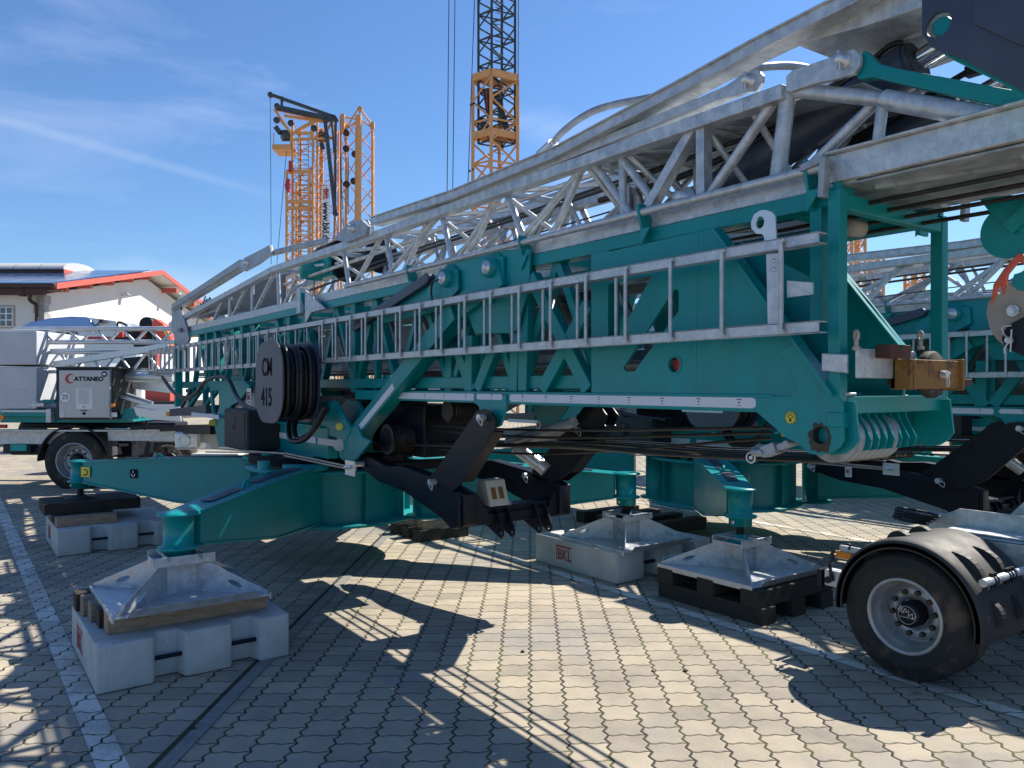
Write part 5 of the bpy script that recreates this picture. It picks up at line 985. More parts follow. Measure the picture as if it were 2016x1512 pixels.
# ------------------------------------------------------------------ hook block hanging at the right
hy = 3.3
hk = empty('hook_block', F(1975,520,hy), 'hanging hook block with round teal cheek, orange hook and beige plate', 'hook block')
def H(name, mb, m, par=None, bevel=.002): return mb.build(name, M[m], par or hk, bevel)
c_ = F(1985,455,hy); mb = MB(); rr = (F(1930,455,hy)-c_).length; mb.plate([V((c_.x+rr*math.cos(2*math.pi*i/36),hy,c_.z+rr*1.02*math.sin(2*math.pi*i/36))) for i in range(36)],(0,.012,0)); mb.plate(PL([(1928,392),(1950,388),(1988,384),(2060,384),(2060,470),(1990,450),(1951,422)],hy-.01),(0,.02,0)); ck = H('cheek_plate', mb, 'teal')
mb = MB(); mb.bar(F(1983,452,hy-.02),F(2040,398,hy-.02),.02,.05); H('stiffener', mb, 'teal', ck)
mb = MB(); mb.plate(PL([(2018,505),(2016,520),(2003,514),(1982,540),(1978,565),(1975,580),(1968,560),(1962,565),(1960,580),(1950,600),(1955,560),(1975,530),(1998,505),(2005,498)],hy-.015),(0,.025,0)); H('hook', mb, 'hookred', None, .003)
mb = MB(); bp_ = [(1962,572),(1966,580),(1975,570),(1988,555),(2060,560),(2060,700),(1990,690),(1962,668),(1948,645),(1941,618),(1945,595)]; mb.plate(PL(bp_,hy-.005),(0,.012,0)); pl2 = H('block_plate', mb, 'beige')
mb = MB(); q = F(1995,612,hy-.01); mb.tube(q,q+V((0,-.02,0)),.014,16); mb.tube(q,q+V((0,-.008,0)),.022,18); mb.path([q+V((0,-.02,.02)),q+V((.01,-.02,.0)),q+V((.03,-.02,-.01))],.003,6); H('pin', mb, 'zinc', pl2, 0)
mb = MB(); mb.plate(PL([(1975,655),(1985,640),(2060,600),(2060,720),(1990,690),(1977,680),(1972,668)],hy-.03),(0,.02,0)); kp_ = H('black_link', mb, 'black')
mb = MB(); q = F(1989,670,hy-.035); mb.tube(q,q+V((0,-.02,0)),.013,16); mb.path([q+V((.012,-.02,.055)),q+V((-.02,-.02,.05)),q+V((-.012,-.02,.02)),q+V((.006,-.024,.0)),q+V((-.012,-.02,-.03)),q+V((-.012,-.02,-.05))],.0035,6); mb.tube(q+V((.012,-.02,.04)),q+V((.008,-.02,-.045)),.003,6); H('cotter_pin', mb, 'zinc', kp_, 0)
mb = MB(); mb.plate(PL([(1990,560),(1996,540),(2060,520),(2060,575),(2005,572)],hy-.012),(0,.01,0)); H('hook_guard', mb, 'teal')
# ------------------------------------------------------------------ wheel chock on the tow frame
q = V((pc.x-.07,2.92,pc.z+.048)); ch = empty('wheel_chock', q, 'cream plastic wheel chock with two brown slots standing on the black frame', 'wheel chock')
mb = MB(); s_ = .155; h_ = .17; mb.plate([q+V((-.11,0,0)),q+V((.09,0,.0)),q+V((.03,0,h_)),q+V((-.06,0,h_))],(0,.16,0)); cb_ = mb.build('chock_body', M['cream'], ch, .008)
mb = MB()
for k in (0,1):
    y = q.y+.03+.06*k; n_ = V((h_,0,.06)).normalized()
    a_ = V((q.x+.075,y,q.z+.045))+n_*.0; c_ = V((q.x+.048,y,q.z+.12)); mb.plate([a_,a_+V((0,.035,0)),c_+V((0,.035,0)),c_], n_*.004)
mb.build('slot', mat('brown_slot', (.16,.08,.02), .7), cb_)
# ------------------------------------------------------------------ crane on a truck at the left (yard frame, lateral / forward / up)
f0 = 12.1
tr = empty('truck_carried_crane', (-6.6,12.6,0), 'folded crane on a silver truck chassis with pale lettered cabinet and grey ballast, left edge', 'mobile crane', yard=True)
def T(name, mb, m, par=None, bevel=.004): return mb.build(name, M[m], par or tr, bevel)
def TB(mb, px0, py0, px1, py1, f, d): a_, c_ = C(px0,py0,f), C(px1,py1,f); return mb.box((a_.x,f,a_.z),(c_.x,f+d,c_.z))
t_, rm_ = wheel(tr, C(145,908,f0), (0,1,0), .47, .32, .285, nuts=10, hub='black')
wheel(tr, C(278,905,f0+1.9), (0,1,0), .45, .30, .27); wheel(tr, C(330,905,f0+1.9), (0,1,0), .45, .30, .27); wheel(tr, C(145,908,f0+2.2)+V((0,.3,0)), (0,-1,0), .47, .32, .285)
cw_ = C(145,908,f0); mb = MB(); n = 30; pr = [(.54,f0-.03),(.56,f0-.02),(.57,f0+.05),(.57,f0+.38),(.55,f0+.40),(.54,f0+.38),(.545,f0+.05)]; vs = []
for i in range(n+1):
    t = R(8)+R(172)*i/n; vs += [V((cw_.x+r*math.cos(t),y,.43+r*math.sin(t))) for r,y in pr]
m_ = len(pr); mb.add(vs, [(i*m_+j,i*m_+(j+1)%m_,(i+1)*m_+(j+1)%m_,(i+1)*m_+j) for i in range(n) for j in range(m_)], True); T('mudguard', mb, 'dark', bevel=0)
mb = MB(); TB(mb,-40,846,128,874,f0+.1,.10); TB(mb,212,843,346,868,f0+.1,.1); TB(mb,-40,846,346,850,f0+.0,.2); TB(mb,346,840,480,885,f0+.5,.1); TB(mb,-40,850,346,870,f0+1.4,.1); T('chassis_beam', mb, 'galv')
mb = MB(); TB(mb,20,880,160,896,f0+.2,.5); TB(mb,5,875,60,892,f0+.1,.2); T('underrun_bar', mb, 'dark', bevel=.02)
mb = MB(); TB(mb,20,875,52,888,f0+.05,.06); T('number_plate_bracket', mb, 'teal_light')
for (a_, c_, nm) in (((0,651),(72,717),'upper'),((0,723),(72,804),'lower')):
    mb = MB(); p_, q_ = C(a_[0]-60,a_[1],f0-.1), C(c_[0],c_[1]+1,f0-.1); mb.box((p_.x,f0-.1,q_.z),(q_.x,f0+1.25,p_.z)); bl_ = T('ballast_slab', mb, 'ballast', bevel=.015)
    mb = MB(); e = C(44,(a_[1]+c_[1])/2+6,f0-.1); mb.box((e.x-.075,f0-.104,e.z-.035),(e.x+.075,f0-.098,e.z+.035)); T('cast_recess', mb, 'ballast', bl_, .004)
mb = MB(); TB(mb,0,806,95,820,f0-.1,1.3); TB(mb,0,812,250,832,f0,1.0); TB(mb,240,805,268,825,f0-.1,.3); mb.tube(C(85,790,f0-.1),C(110,790,f0-.1),.03,10); T('turntable_frame', mb, 'teal', bevel=.01)
mb = MB(); TB(mb,2,807,90,812,f0-.12,.05); TB(mb,90,805,100,832,f0-.14,.1); mb.box((C(66,0,f0).x,f0-.16,C(0,793,f0).z),(C(98,0,f0).x,f0-.05,C(0,800,f0).z)); TB(mb,62,788,72,803,f0-.15,.06); T('steel_trim', mb, 'galv')
mb = MB(); TB(mb,110,725,222,826,f0-.25,.75); TB(mb,108,722,234,726,f0-.28,.95); cab = T('control_cabinet', mb, 'dark', bevel=.01)
mb = MB(); a_, c_ = C(116,729,f0-.3), C(215,822,f0-.3); mb.box((a_.x,f0-.3,c_.z),(c_.x,f0-.255,a_.z)); dr = T('cabinet_door', mb, 'offwhite', cab, .012)
mb = MB(); mb.box((C(233,0,f0).x-.01,f0-.25,C(0,824,f0).z),(C(236,0,f0).x,f0+.5,C(0,727,f0).z)); T('cabinet_side', mb, 'galv_d', cab)
fy = f0-.303; q = C(171,745.5,fy); text('ATTANEO', .090, M['ink'], dr, q+V((.03,-.002,-.006)), FACE, 'lettering', sx=1.06, bold=.003)
q = C(137,745.5,fy); mb = MB(); vs = []
for i in range(15):
    t = R(60+240*i/14); vs.append(q+V((.01+.078*math.cos(t),-.002,.078*math.sin(t)*.95)))
for i in range(15):
    t = R(300-240*i/14); vs.append(q+V((.028+.052*math.cos(t),-.002,.052*math.sin(t)*1.1)))
mb.plate(vs,(0,.002,0)); mb.build('red_crescent', M['red'], dr)
q = C(128.5,782,fy); mb = MB(); mb.torus(q,(0,1,0),.083,.003,32,6); mb.tube(q+V((0,-.001,0)),q,.082,32); s_ = mb.build('round_sticker', M['white'], dr); text('25', .10, M['blueink'], s_, q+V((0,-.003,0)), FACE, 'number'); mb = MB(); mb.torus(q+V((0,-.002,0)),(0,1,0),.083,.002,32,6); mb.build('ring', M['blueink'], s_)
q = C(205.5,736.5,fy); mb = MB(); mb.tube(q+V((0,-.004,0)),q,.045,26); s_ = mb.build('round_badge', M['blueink'], dr); mb = MB(); mb.box((q.x-.022,fy-.007,q.z-.016),(q.x+.022,fy-.004,q.z+.016)); mb.build('badge_window', M['white'], s_)
mb = MB(); TB(mb,150,763,182,805,fy-.002,.002); pp_ = mb.build('data_sheet', M['white'], dr); mb = MB()
for k in range(24): TB(mb,154,767+1.2*k,154+random.choice((18,22,25)),767.4+1.2*k,fy-.004,.001)
TB(mb,152,764,165,765.2,fy-.004,.001); TB(mb,168,764,180,765.2,fy-.004,.001); mb.build('printed_lines', M['galv_d'], pp_); text('CE', .035, M['ink'], pp_, C(165,801,fy)+V((0,-.004,0)), FACE, 'mark')
mb = MB(); q = C(165.5,814,fy); mb.tube(q+V((0,-.012,0)),q,.02,16); TB(mb,158,807.5,171,809,fy-.006,.006); mb.build('door_lock', M['ink'], dr)
mb = MB(); TB(mb,119,807,127,822,fy-.002,.002); mb.build('small_label', M['galv'], dr); mb = MB(); TB(mb,219,812,230,821,f0-.26,.003); mb.build('side_label', M['white'], cab)
mb = MB(); q = C(224,798,f0-.27); mb.tube(q,q+V((0,-.05,0)),.03,14); q = C(5,822,f0-.2); mb.tube(q,q+V((0,-.04,0)),.04,14); mb.build('warning_lamp', M['amber'], tr)
mb = MB(); q = C(3,838,f0-.1); TB(mb,-10,836,11,843,f0-.1,.05); mb.build('tail_lamp', M['red'], tr)
# its own jib, cylinders, arms
def lat_truss(mb, p0, p1, q0, q1, n, r, rb_): # chords p0-p1 and q0-q1
    mb.tube(p0,p1,r,10); mb.tube(q0,q1,r,10); p0,p1,q0,q1 = map(V,(p0,p1,q0,q1))
    for i in range(n): a_ = p0.lerp(p1,i/n); c_ = p0.lerp(p1,(i+1)/n); m = q0.lerp(q1,(i+.5)/n); mb.tube(a_,m,rb_,8); mb.tube(m,c_,rb_,8)
for df, nm in ((0.2,'near'),(.95,'far')):
    mb = MB(); lat_truss(mb, C(28,648,f0+df), C(345,647,f0+df), C(28,674,f0+df), C(345,673,f0+df), 6, .038, .022); T('jib_truss', mb, 'zinc', bevel=0)
    mb = MB(); lat_truss(mb, C(60,694,f0+df), C(345,694,f0+df), C(60,732,f0+df), C(345,732,f0+df), 5, .03, .02); T('jib_truss', mb, 'zinc', bevel=0)
    mb = MB(); mb.bar(C(100,690,f0+df),C(340,684,f0+df),.05,.05); mb.bar(C(190,682,f0+df),C(262,680,f0+df),.03,.10); mb.bar(C(95,676,f0+df),C(330,676,f0+df),.04,.03); mb.bar(C(108,718,f0+df),C(330,681,f0+df),.09,.10); T('jib_bars', mb, 'zinc')
mb = MB(); mb.tube(C(232,741,f0+.2),C(305,743,f0+.2),.085,24); mb.tube(C(305,743,f0+.2),C(342,744,f0+.2),.075,24); T('lift_cylinder', mb, 'zinc', bevel=0)
mb = MB(); mb.bar(C(236,752,f0+.4),C(345,765,f0+.4),.1,.16); mb.bar(C(236,780,f0),C(320,805,f0),.05,.05); mb.bar(C(242,778,f0+.2),C(300,797,f0+.2),.06,.10); TB(mb,268,796,350,818,f0-.05,.05); mb.plate([C(262,800,f0-.1),C(300,808,f0-.1),C(352,800,f0-.1),C(356,830,f0-.1),C(300,826,f0-.1),C(268,818,f0-.1)],(0,.04,0)); T('link_arms', mb, 'zinc')
mb = MB(); q = C(332,815,f0-.12); mb.tube(q,q+V((0,-.02,0)),.035,20); mb.build('orange_reflector', M['amber'], tr)
mb = MB(); q = C(278,784,f0+.1); TB(mb,260,840,345,846,f0+.05,.06); mb.bar(C(285,846,f0),C(290,828,f0),.04,.04); mb.bar(C(258,843,f0),C(345,841,f0-.1),.05,.05); TB(mb,100,876,235,880,f0+.3,.3); T('drawbar', mb, 'black')
mb = MB(); TB(mb,100,870,128,890,f0+.5,.8); TB(mb,212,868,260,900,f0+.8,.8); TB(mb,40,832,345,843,f0+.5,.5); TB(mb,236,726,345,745,f0+1.3,.1); T('running_gear', mb, 'black', bevel=.02)
mb = MB(); a_ = C(343,850,10.6); c_ = C(392,885,10.6); mb.box((a_.x,10.6,c_.z),(c_.x,10.85,a_.z)); hl_ = T('headlamp_box', mb, 'zinc', bevel=.03)
mb = MB(); q = C(362,868,10.59); mb.lathe([(.0,.03),(.06,.01),(.085,-.01),(.09,0)], q, (0,1,0), 24); TB(mb,375,860,388,880,10.59,.01); mb.build('headlamp_lens', M['glow'], hl_)
mb = MB(); mb.plate([C(392,850,10.7),C(440,850,10.7),C(432,882,10.7),C(420,886,10.7),C(410,875,10.7),C(392,870,10.7)],(0,.1,0)); mb.mark(); TB(mb,375,893,470,903,11.5,.3); mb.each('bumper', M['offwhite'], tr, .02)
# ------------------------------------------------------------------ van behind, loader crane
vn = empty('panel_van', (-13.4,25,0), 'high-roofed blue and silver van with red stripe and GmbH lettering behind the left truck', 'van', yard=True)
fv = 22.0
def VT(name, mb, m, par=None, bevel=.02): return mb.build(name, M[m], par or vn, bevel)
mb = MB(); ro = [(32,652),(38,644),(60,634),(100,626),(140,623),(168,624),(178,630),(186,642),(190,652)]; mb.plate([C(x,y,fv) for x,y in ro],(0,2.0,0)); VT('roof', mb, 'blue', bevel=.06)
mb = MB(); mb.plate([C(x,y,fv+.02) for x,y in ((30,652),(190,652),(212,672),(216,760),(216,800),(20,800),(24,700))],(0,1.95,0)); bd = VT('body', mb, 'silver', bevel=.05)
mb = MB(); mb.plate([C(x,y,fv+.05) for x,y in ((166,624),(228,632),(246,655),(250,672),(195,668),(186,645))],(0,1.8,0)); VT('cab', mb, 'silver', bevel=.05)
mb = MB(); mb.plate([C(x,y,fv-.01) for x,y in ((60,663),(225,663),(232,668),(60,666))],(0,.02,0)); mb.build('red_stripe', M['red'], bd); q = C(131,656.5,fv-.01); text('X GmbH', .16, M['ink'], bd, q+V((0,-.01,0)), FACE, 'lettering', bold=.004)
mb = MB(); TB(mb,110,688,157,740,fv-.02,.03); mb.build('side_window', M['galv_d'], bd)
mb = MB(); q = C(199,632,fv-.1); mb.box((q.x-.06,fv-.12,q.z-.05),(q.x+.06,fv-.02,q.z+.05)); mb.tube(q,C(188,641,fv),.02,8); VT('work_lamp', mb, 'dark', bevel=.008)
for px in (60, 180):
    mb = MB(); q = V((C(px,0,fv).x,fv,.35)); mb.lathe([(0,0),(.2,0),(.22,-.01),(.35,0),(.35,.22),(0,.22)], q, (0,1,0), 26); VT('wheel', mb, 'rubber', bevel=0)
ld = empty('loader_crane', (-9.6,20.5,0), 'folded truck loader crane in orange red with black drum and hoses, behind the left jib', 'loader crane', yard=True)
fl = 20.0
def LD(name, mb, m, bevel=.02): return mb.build(name, M[m], ld, bevel)
mb = MB(); mb.plate([C(x,y,fl) for x,y in ((298,634),(305,627),(322,638),(334,660),(338,690),(330,692),(318,672),(300,656))],(0,.3,0)); mb.plate([C(x,y,fl+.4) for x,y in ((296,650),(306,660),(310,700),(300,760),(335,770),(335,790),(285,790),(285,700))],(0,.3,0)); LD('outer_boom', mb, 'ored')
mb = MB(); mb.plate([C(x,y,fl-.02) for x,y in ((318,640),(323,645),(337,680),(331,680))],(0,.02,0)); LD('yellow_label', mb, 'yellow', 0)
mb = MB(); q = C(287,638,fl); mb.lathe([(0,0),(.16,0),(.19,.03),(.19,.35),(0,.38)], q, (0,1,0), 24); mb.plate([C(x,y,fl+.2) for x,y in ((222,672),(235,655),(262,645),(298,640),(300,690),(222,690))],(0,.4,0)); mb.plate([C(x,y,fl+.2) for x,y in ((215,735),(240,705),(296,700),(296,760),(240,760))],(0,.4,0)); LD('boom_base', mb, 'black')
mb = MB(); mb.path([C(232,645,fl),C(232,636,fl),C(238,635,fl),C(250,641,fl)],.03,8); mb.path([C(262,645,fl),C(255,670,fl),C(246,660,fl)],.03,8); mb.path([C(300,655,fl-.1),C(308,672,fl-.1),C(318,690,fl-.1)],.03,8); LD('hoses', mb, 'cable', 0)
mb = MB(); q = C(240,657,fl); mb.plate([C(224,655,fl),C(240,652,fl),C(242,664,fl),C(226,664,fl)],(0,.1,0)); mb.plate([C(276,648,fl-.05),C(286,648,fl-.05),C(286,664,fl-.05),C(276,664,fl-.05)],(0,.02,0)); LD('crimson_cover', mb, 'red')
mb = MB(); TB(mb,200,790,345,812,fl,2.0); mb.lathe([(0,0),(.48,0),(.48,.3),(0,.3)], V((C(250,0,fl).x,fl,.49)), (0,1,0), 26); mb.lathe([(0,0),(.48,0),(.48,.3),(0,.3)], V((C(320,0,fl).x,fl,.49)), (0,1,0), 26); LD('truck_chassis', mb, 'dark')
mb = MB(); TB(mb,150,745,200,800,fl+.3,1.8); LD('truck_body', mb, 'offwhite')
# ------------------------------------------------------------------ office building
bd_ = empty('office_building', (-24,40,0), 'white office building with coral red gable fascia and solar panels on its roof', 'building', yard=True)
def O(name, mb, m, par=None, bevel=0): return mb.build(name, M[m], par or bd_, bevel)
gl = -24.2; fc = 40.2; half = 11.8; ze, zr = 6.6, 9.05
mb = MB(); mb.plate([V((gl,fc,0)),V((gl,fc,ze-.25)),V((gl,fc+half-.6,zr-.35)),V((gl,fc+2*half-1.2,ze-.25)),V((gl,fc+2*half-1.2,0))],(-.3,0,0)); mb.box((-60,fc,0),(gl-.3,fc+.3,ze-.3)); mb.box((-60,fc+22,0),(gl-.3,fc+22.3,ze-.3)); wl = O('wall', mb, 'wall')
rz = (zr-ze)/half
def rp_(l, s): return V((l, fc-.8+s, ze+rz*s))
mb = MB(); L1 = -23.15
for s0, s1, z0, z1 in ((0,half+.2,ze,zr),(half+.2,2*half+.4,zr,ze)):
    a_ = [V((-60,fc-.8+s0,z0)),V((L1,fc-.8+s0,z0)),V((L1,fc-.8+s1,z1)),V((-60,fc-.8+s1,z1))]; mb.plate(a_,(0,0,.14))
rf = O('roof', mb, 'wall')
mb = MB()
for s0, s1, z0, z1 in ((0,half+.2,ze,zr),(half+.2,2*half+.4,zr,ze)):
    mb.plate([V((L1+.0,fc-.8+s0,z0-.08)),V((L1,fc-.8+s1,z1-.08)),V((L1,fc-.8+s1,z1+.22)),V((L1,fc-.8+s0,z0+.22))],(.08,0,0))
O('fascia', mb, 'fascia', rf)
mb = MB()
for k in range(5):
    mb.mark(); s = 1.6+2.35*k; z = ze+rz*s-.16 if s < half else ze; mb.box((gl,fc-.8+s-.14,z-.22),(L1-.3,fc-.8+s+.14,z+.02)) 
for k in range(3): mb.mark(); s = half+2.6+3*k; z = zr-rz*(s-half)-.16; mb.box((gl,fc-.8+s-.14,z-.3),(L1-.02,fc-.8+s+.14,z+.02))
mb.each('purlin_end', M['fascia'], rf)
mb = MB(); mb.box((-60,fc-.95,ze+.0),(L1+.05,fc-.78,ze+.16)); mb.box((-60,fc-.75,ze-.36),(L1-.6,fc-.55,ze-.06)); mb.box((-60,fc-.75,ze-.12),(L1-.02,fc+.0,ze-.05)); O('gutter', mb, 'brown', rf)
mb = MB()
for j in range(3):
    for i in range(21):
        l0 = -23.5-1.66*(i+1); s0 = .35+j*3.6; a_ = [rp_(l0,s0),rp_(l0+1.62,s0),rp_(l0+1.62,s0+3.5),rp_(l0,s0+3.5)]; mb.plate([p+V((0,0,.17)) for p in a_],(0,0,.05))
O('solar_panels', mb, 'solar', rf)
mb = MB(); n = 12; zb_ = zr-.25; l1 = -27.6; ff = fc-.8+half-3.4
prof = [V((0,ff+2.2-2.2*math.cos(math.pi*i/n), zb_-.0+.62*math.sin(math.pi*i/n))) for i in range(n+1)]
for k in range(14):
    a_, c_ = l1-1.55*(k+1)+.03, l1-1.55*k; vs = [p+V((a_,0,0)) for p in prof]+[p+V((c_,0,0)) for p in prof]; m_ = n+1; mb.add(vs,[(i,i+1,m_+i+1,m_+i) for i in range(n)],True)
mb.add([p+V((l1,0,0)) for p in prof],[tuple(range(n+1))]); sk = O('barrel_skylight', mb, 'offwhite', rf)
mb = MB(); mb.box((-60,ff,zb_-.5),(l1,ff+4.4,zb_)); O('skylight_kerb', mb, 'brown', sk); mb = MB(); mb.box((l1,ff,zb_-.6),(l1+.05,ff+4.4,zb_)); O('skylight_end', mb, 'fascia', sk)
mb = MB()
for k in range(13): mb.box((gl-(.55 if k % 2 else .38),fc-.02,.1+.48*k),(gl+.015,fc+.02,.55+.48*k)); mb.box((gl-.01,fc+.0,.1+.48*k),(gl+.02,fc+(.38 if k % 2 else .55),.55+.48*k))
O('corner_stones', mb, 'quoin', wl)
mb = MB(); pz_ = lambda px, py: C(px,py,fc-.25); mb.path([C(60,582,fc-.65),pz_(58,588),pz_(62,594),pz_(71,600),pz_(72,610)],.09,8); mb.tube(pz_(72,608),V((pz_(72,0).x,fc-.2,.0)),.085,10); mb.box((C(56,0,fc).x,fc-.8,C(0,586,fc).z),(C(65,0,fc).x,fc-.5,C(0,576,fc).z)); O('downpipe', mb, 'brown', rf)
for px in (14, -60):
    a_, c_ = C(px-17,601,fc), C(px+16,646,fc); mb = MB(); mb.box((a_.x,fc-.04,c_.z),(c_.x,fc-.01,a_.z)); wd = O('window_surround', mb, 'beige', wl)
    mb = MB(); mb.box((a_.x+.09,fc-.06,c_.z+.07),(c_.x-.09,fc-.03,a_.z-.09)); wf = O('window_frame', mb, 'white', wd)
    mb = MB(); w2_ = (c_.x-a_.x-.18); h2_ = (a_.z-c_.z-.16)
    for i in range(2):
        for j in range(3): x = a_.x+.09+w2_*(.06+.49*i); z = c_.z+.07+h2_*(.04+.325*j); mb.box((x,fc-.066,z),(x+w2_*.38,fc-.058,z+h2_*.27))
    O('window_panes', mb, 'glass', wf)
mb = MB(); q = V((gl+.2,fc+8.0,7.2)); mb.cbox(q+V((.15,0,.1)),(.3,.35,.08),0,0,.5); mb.tube(q+V((-.2,0,0)),q+V((.1,0,.05)),.03,8); O('flood_lamp', mb, 'galv', wl)
# ------------------------------------------------------------------ orange tower cranes far behind (yard frame)
def mast(mb, cs, z0, z1, n, rc, rb_, cross=True, hz=True):
    cs = [V((x,y,0)) for x,y in cs]; m = len(cs)
    for c_ in cs: mb.bar(c_+V((0,0,z0)),c_+V((0,0,z1)),rc*2,rc*2)
    h = (z1-z0)/n
    for i in range(m):
        a_, c_ = cs[i], cs[(i+1)%m]
        for k in range(n):
            za, zb_ = z0+h*k, z0+h*(k+1)
            if k % 2: mb.tube(a_+V((0,0,za)),c_+V((0,0,zb_)),rb_,6)
            else: mb.tube(c_+V((0,0,za)),a_+V((0,0,zb_)),rb_,6)
            if cross and k % 2 == 0: pass
            if hz and k % 2 == 0: mb.tube(a_+V((0,0,za)),c_+V((0,0,za)),rb_,6)
def sq(px0, pxf, px1, f, d):       # corner towards viewer at pxf
    return [(ratio(px0)*f, f),(ratio(pxf)*(f-d*.35), f-d*.35),(ratio(px1)*f, f),((ratio(px0)+ratio(px1)-ratio(pxf))*(f+d*.35), f+d*.35)]
f1 = 45.0
k1 = empty('orange_crane', (ratio(600)*f1,f1,0), 'orange lattice crane with black folded arm on top and a white web address banner', 'tower crane', 'orange lattice tower cranes in the background', yard=True)
def K(par, name, mb, m, p=None): return mb.build(name, M[m], p or par)
zp = lambda py, f=f1: C(0,py,f).z
mb = MB(); mast(mb, [(ratio(576)*f1,f1),(ratio(616)*f1,f1),(ratio(616)*f1+.1,f1+1.4),(ratio(576)*f1+.1,f1+1.4)], .2, zp(236), 24, .055, .026); mast(mb, [(ratio(623)*f1,f1+.2),(ratio(654)*f1,f1+.6),(ratio(654)*f1,f1+1.6),(ratio(623)*f1,f1+1.4)], .2, zp(238), 20, .05, .022); K(k1,'mast',mb,'orange')
mb = MB(); mast(mb, [(ratio(568)*f1,f1-.35),(ratio(619)*f1,f1-.35),(ratio(619)*f1,f1+1.7),(ratio(568)*f1,f1+1.7)], .2, zp(342), 19, .065, .027)
for py in (341,400,412): mb.box((ratio(567)*f1,f1-.45,zp(py+3.5)),(ratio(621)*f1,f1-.3,zp(py-3)))
mb.box((ratio(610)*f1,f1-.5,.2),(ratio(615)*f1,f1-.35,zp(345))); K(k1,'climbing_frame',mb,'orange')
mb = MB(); Q_ = lambda x,y,d=0: C(x,y,f1+d)
for p0,p1 in (((540,215),(655,240)),((541,216),(577,268)),((577,262),(616,262)),((577,262),(626,235)),((577,275),(655,272)),((616,237),(612,275)),((575,262),(575,295)),((655,240),(640,262)),((560,228),(640,240)),((548,232),(570,258))): mb.bar(Q_(*p0),Q_(*p1),.12,.14); mb.bar(Q_(*p0,1.2),Q_(*p1,1.2),.10,.10)
mb.box((Q_(538,0).x,f1-.2,zp(296)),(Q_(574,0).x,f1+1.2,zp(286))); mb.tube(Q_(539,286),Q_(539,262),.03,6); mb.tube(Q_(572,286),Q_(572,262),.04,6); K(k1,'mast_head',mb,'orange')
mb = MB(); mb.lathe([(0,0),(.32,0),(.32,.5),(0,.5)],Q_(556,267),(.4,.3,.1),16); mb.bar(Q_(543,250),Q_(552,262),.25,.28)
for px,py in ((572,242),(618,252),(643,268),(544,236)): mb.lathe([(0,0),(.18,0),(.18,.12),(0,.12)],Q_(px,py,-.1),(0,1,0),16)
mb.lathe([(0,0),(.3,0),(.3,.4),(0,.4)],Q_(632,268,.3),(0,1,0),16); mb.bar(Q_(633,282,.3),Q_(636,294,.3),.2,.25); K(k1,'winch',mb,'slate')
mb = MB()
for p0,p1,w_ in (((532,186),(660,231),.16),((543,210),(657,235),.20),((545,215),(652,236),.12),((555,190),(555,212),.12),((640,234),(660,418),.18),((661,236),(660,415),.10),((653,240),(658,300),.08)): mb.bar(Q_(*p0,-.4),Q_(*p1,-.4),w_,w_*1.1)
for px,py in ((532,186),(660,235),(657,231),(641,236),(660,420),(545,208)): mb.lathe([(0,0),(.16,0),(.16,.15),(0,.15)],Q_(px,py,-.5),(0,1,0),14)
K(k1,'folded_arm',mb,'slate')
mb = MB()
for p0,p1 in (((532,188),(534,520)),((564,297),(545,520)),((591,280),(588,520)),((607,280),(607,520)),((660,420),(652,520)),((660,425),(672,520))): mb.tube(Q_(*p0,-.4),Q_(*p1,-.4),.018,6)
K(k1,'ropes',mb,'slate')
mb = MB(); a_, c_ = Q_(633,363,-.5), Q_(649,520,-.5); mb.box((a_.x,f1-.5,c_.z),(c_.x,f1-.46,a_.z)); bn = K(k1,'banner',mb,'white'); text('BKL', .42, M['red'], bn, Q_(641,382,-.53), (R(90),R(90),0), 'letters', sx=.85, bold=.01); text('www.bkl.de', .55, M['ink'], bn, Q_(641,398,-.53), (R(90),R(90),0), 'letters', sx=.9, bold=.01, align='LEFT')
mb = MB(); a_, c_ = Q_(635,369,-.53), Q_(636.5,392,-.53); mb.box((Q_(646,0).x,f1-.53,c_.z),(Q_(648,0).x,f1-.52,a_.z)); mb.box((Q_(634.5,0).x,f1-.53,zp(370)),(Q_(648,0).x,f1-.52,zp(369))); mb.build('red_mark', M['red'], bn)
mb = MB(); mb.plate([Q_(x,y,-.6) for x,y in ((566,350),(569,352),(569,378),(562,374),(560,364))],(0,.3,0)); mb.box((Q_(568,0,-.6).x,f1-.6,zp(343)),(Q_(574,0,-.6).x,f1-.4,zp(322))); K(k1,'red_hook_block',mb,'red')
mb = MB()
for px in (587,607):
    mb.tube(Q_(px,260,1),Q_(px,520,1),.02,6)
for k in range(26): mb.tube(Q_(587,265+10*k,1),Q_(607,265+10*k,1),.02,6)
K(k1,'ladder',mb,'slate')
k2 = empty('orange_crane', (ratio(703)*f1,f1+1,0), 'slim orange lattice crane section with a thick central post, right beside the bannered crane', 'tower crane', 'orange lattice tower cranes in the background', yard=True)
mb = MB(); mast(mb, [(ratio(704)*f1,f1),(ratio(732)*f1,f1+.2),(ratio(728)*f1,f1+1.2),(ratio(702)*f1,f1+1)], .2, zp(254), 16, .06, .035, hz=False); mb.tube(Q_(704,520,-.2),Q_(706,228,-.2),.19,12); mast(mb, [(ratio(671)*f1,f1),(ratio(700)*f1,f1+.5),(ratio(674)*f1,f1+1)], .2, zp(228), 15, .05, .03, hz=False); mb.bar(Q_(674,262,-.1),Q_(675,225,-.1),.2,.22); mb.tube(Q_(683,310),Q_(680,520),.09,8)
for p0,p1 in (((675,230),(704,235)),((680,255),(705,214)),((680,255),(708,235)),((708,214),(709,245)),((709,214),(733,246)),((706,232),(733,252))): mb.tube(Q_(*p0),Q_(*p1),.05,8)
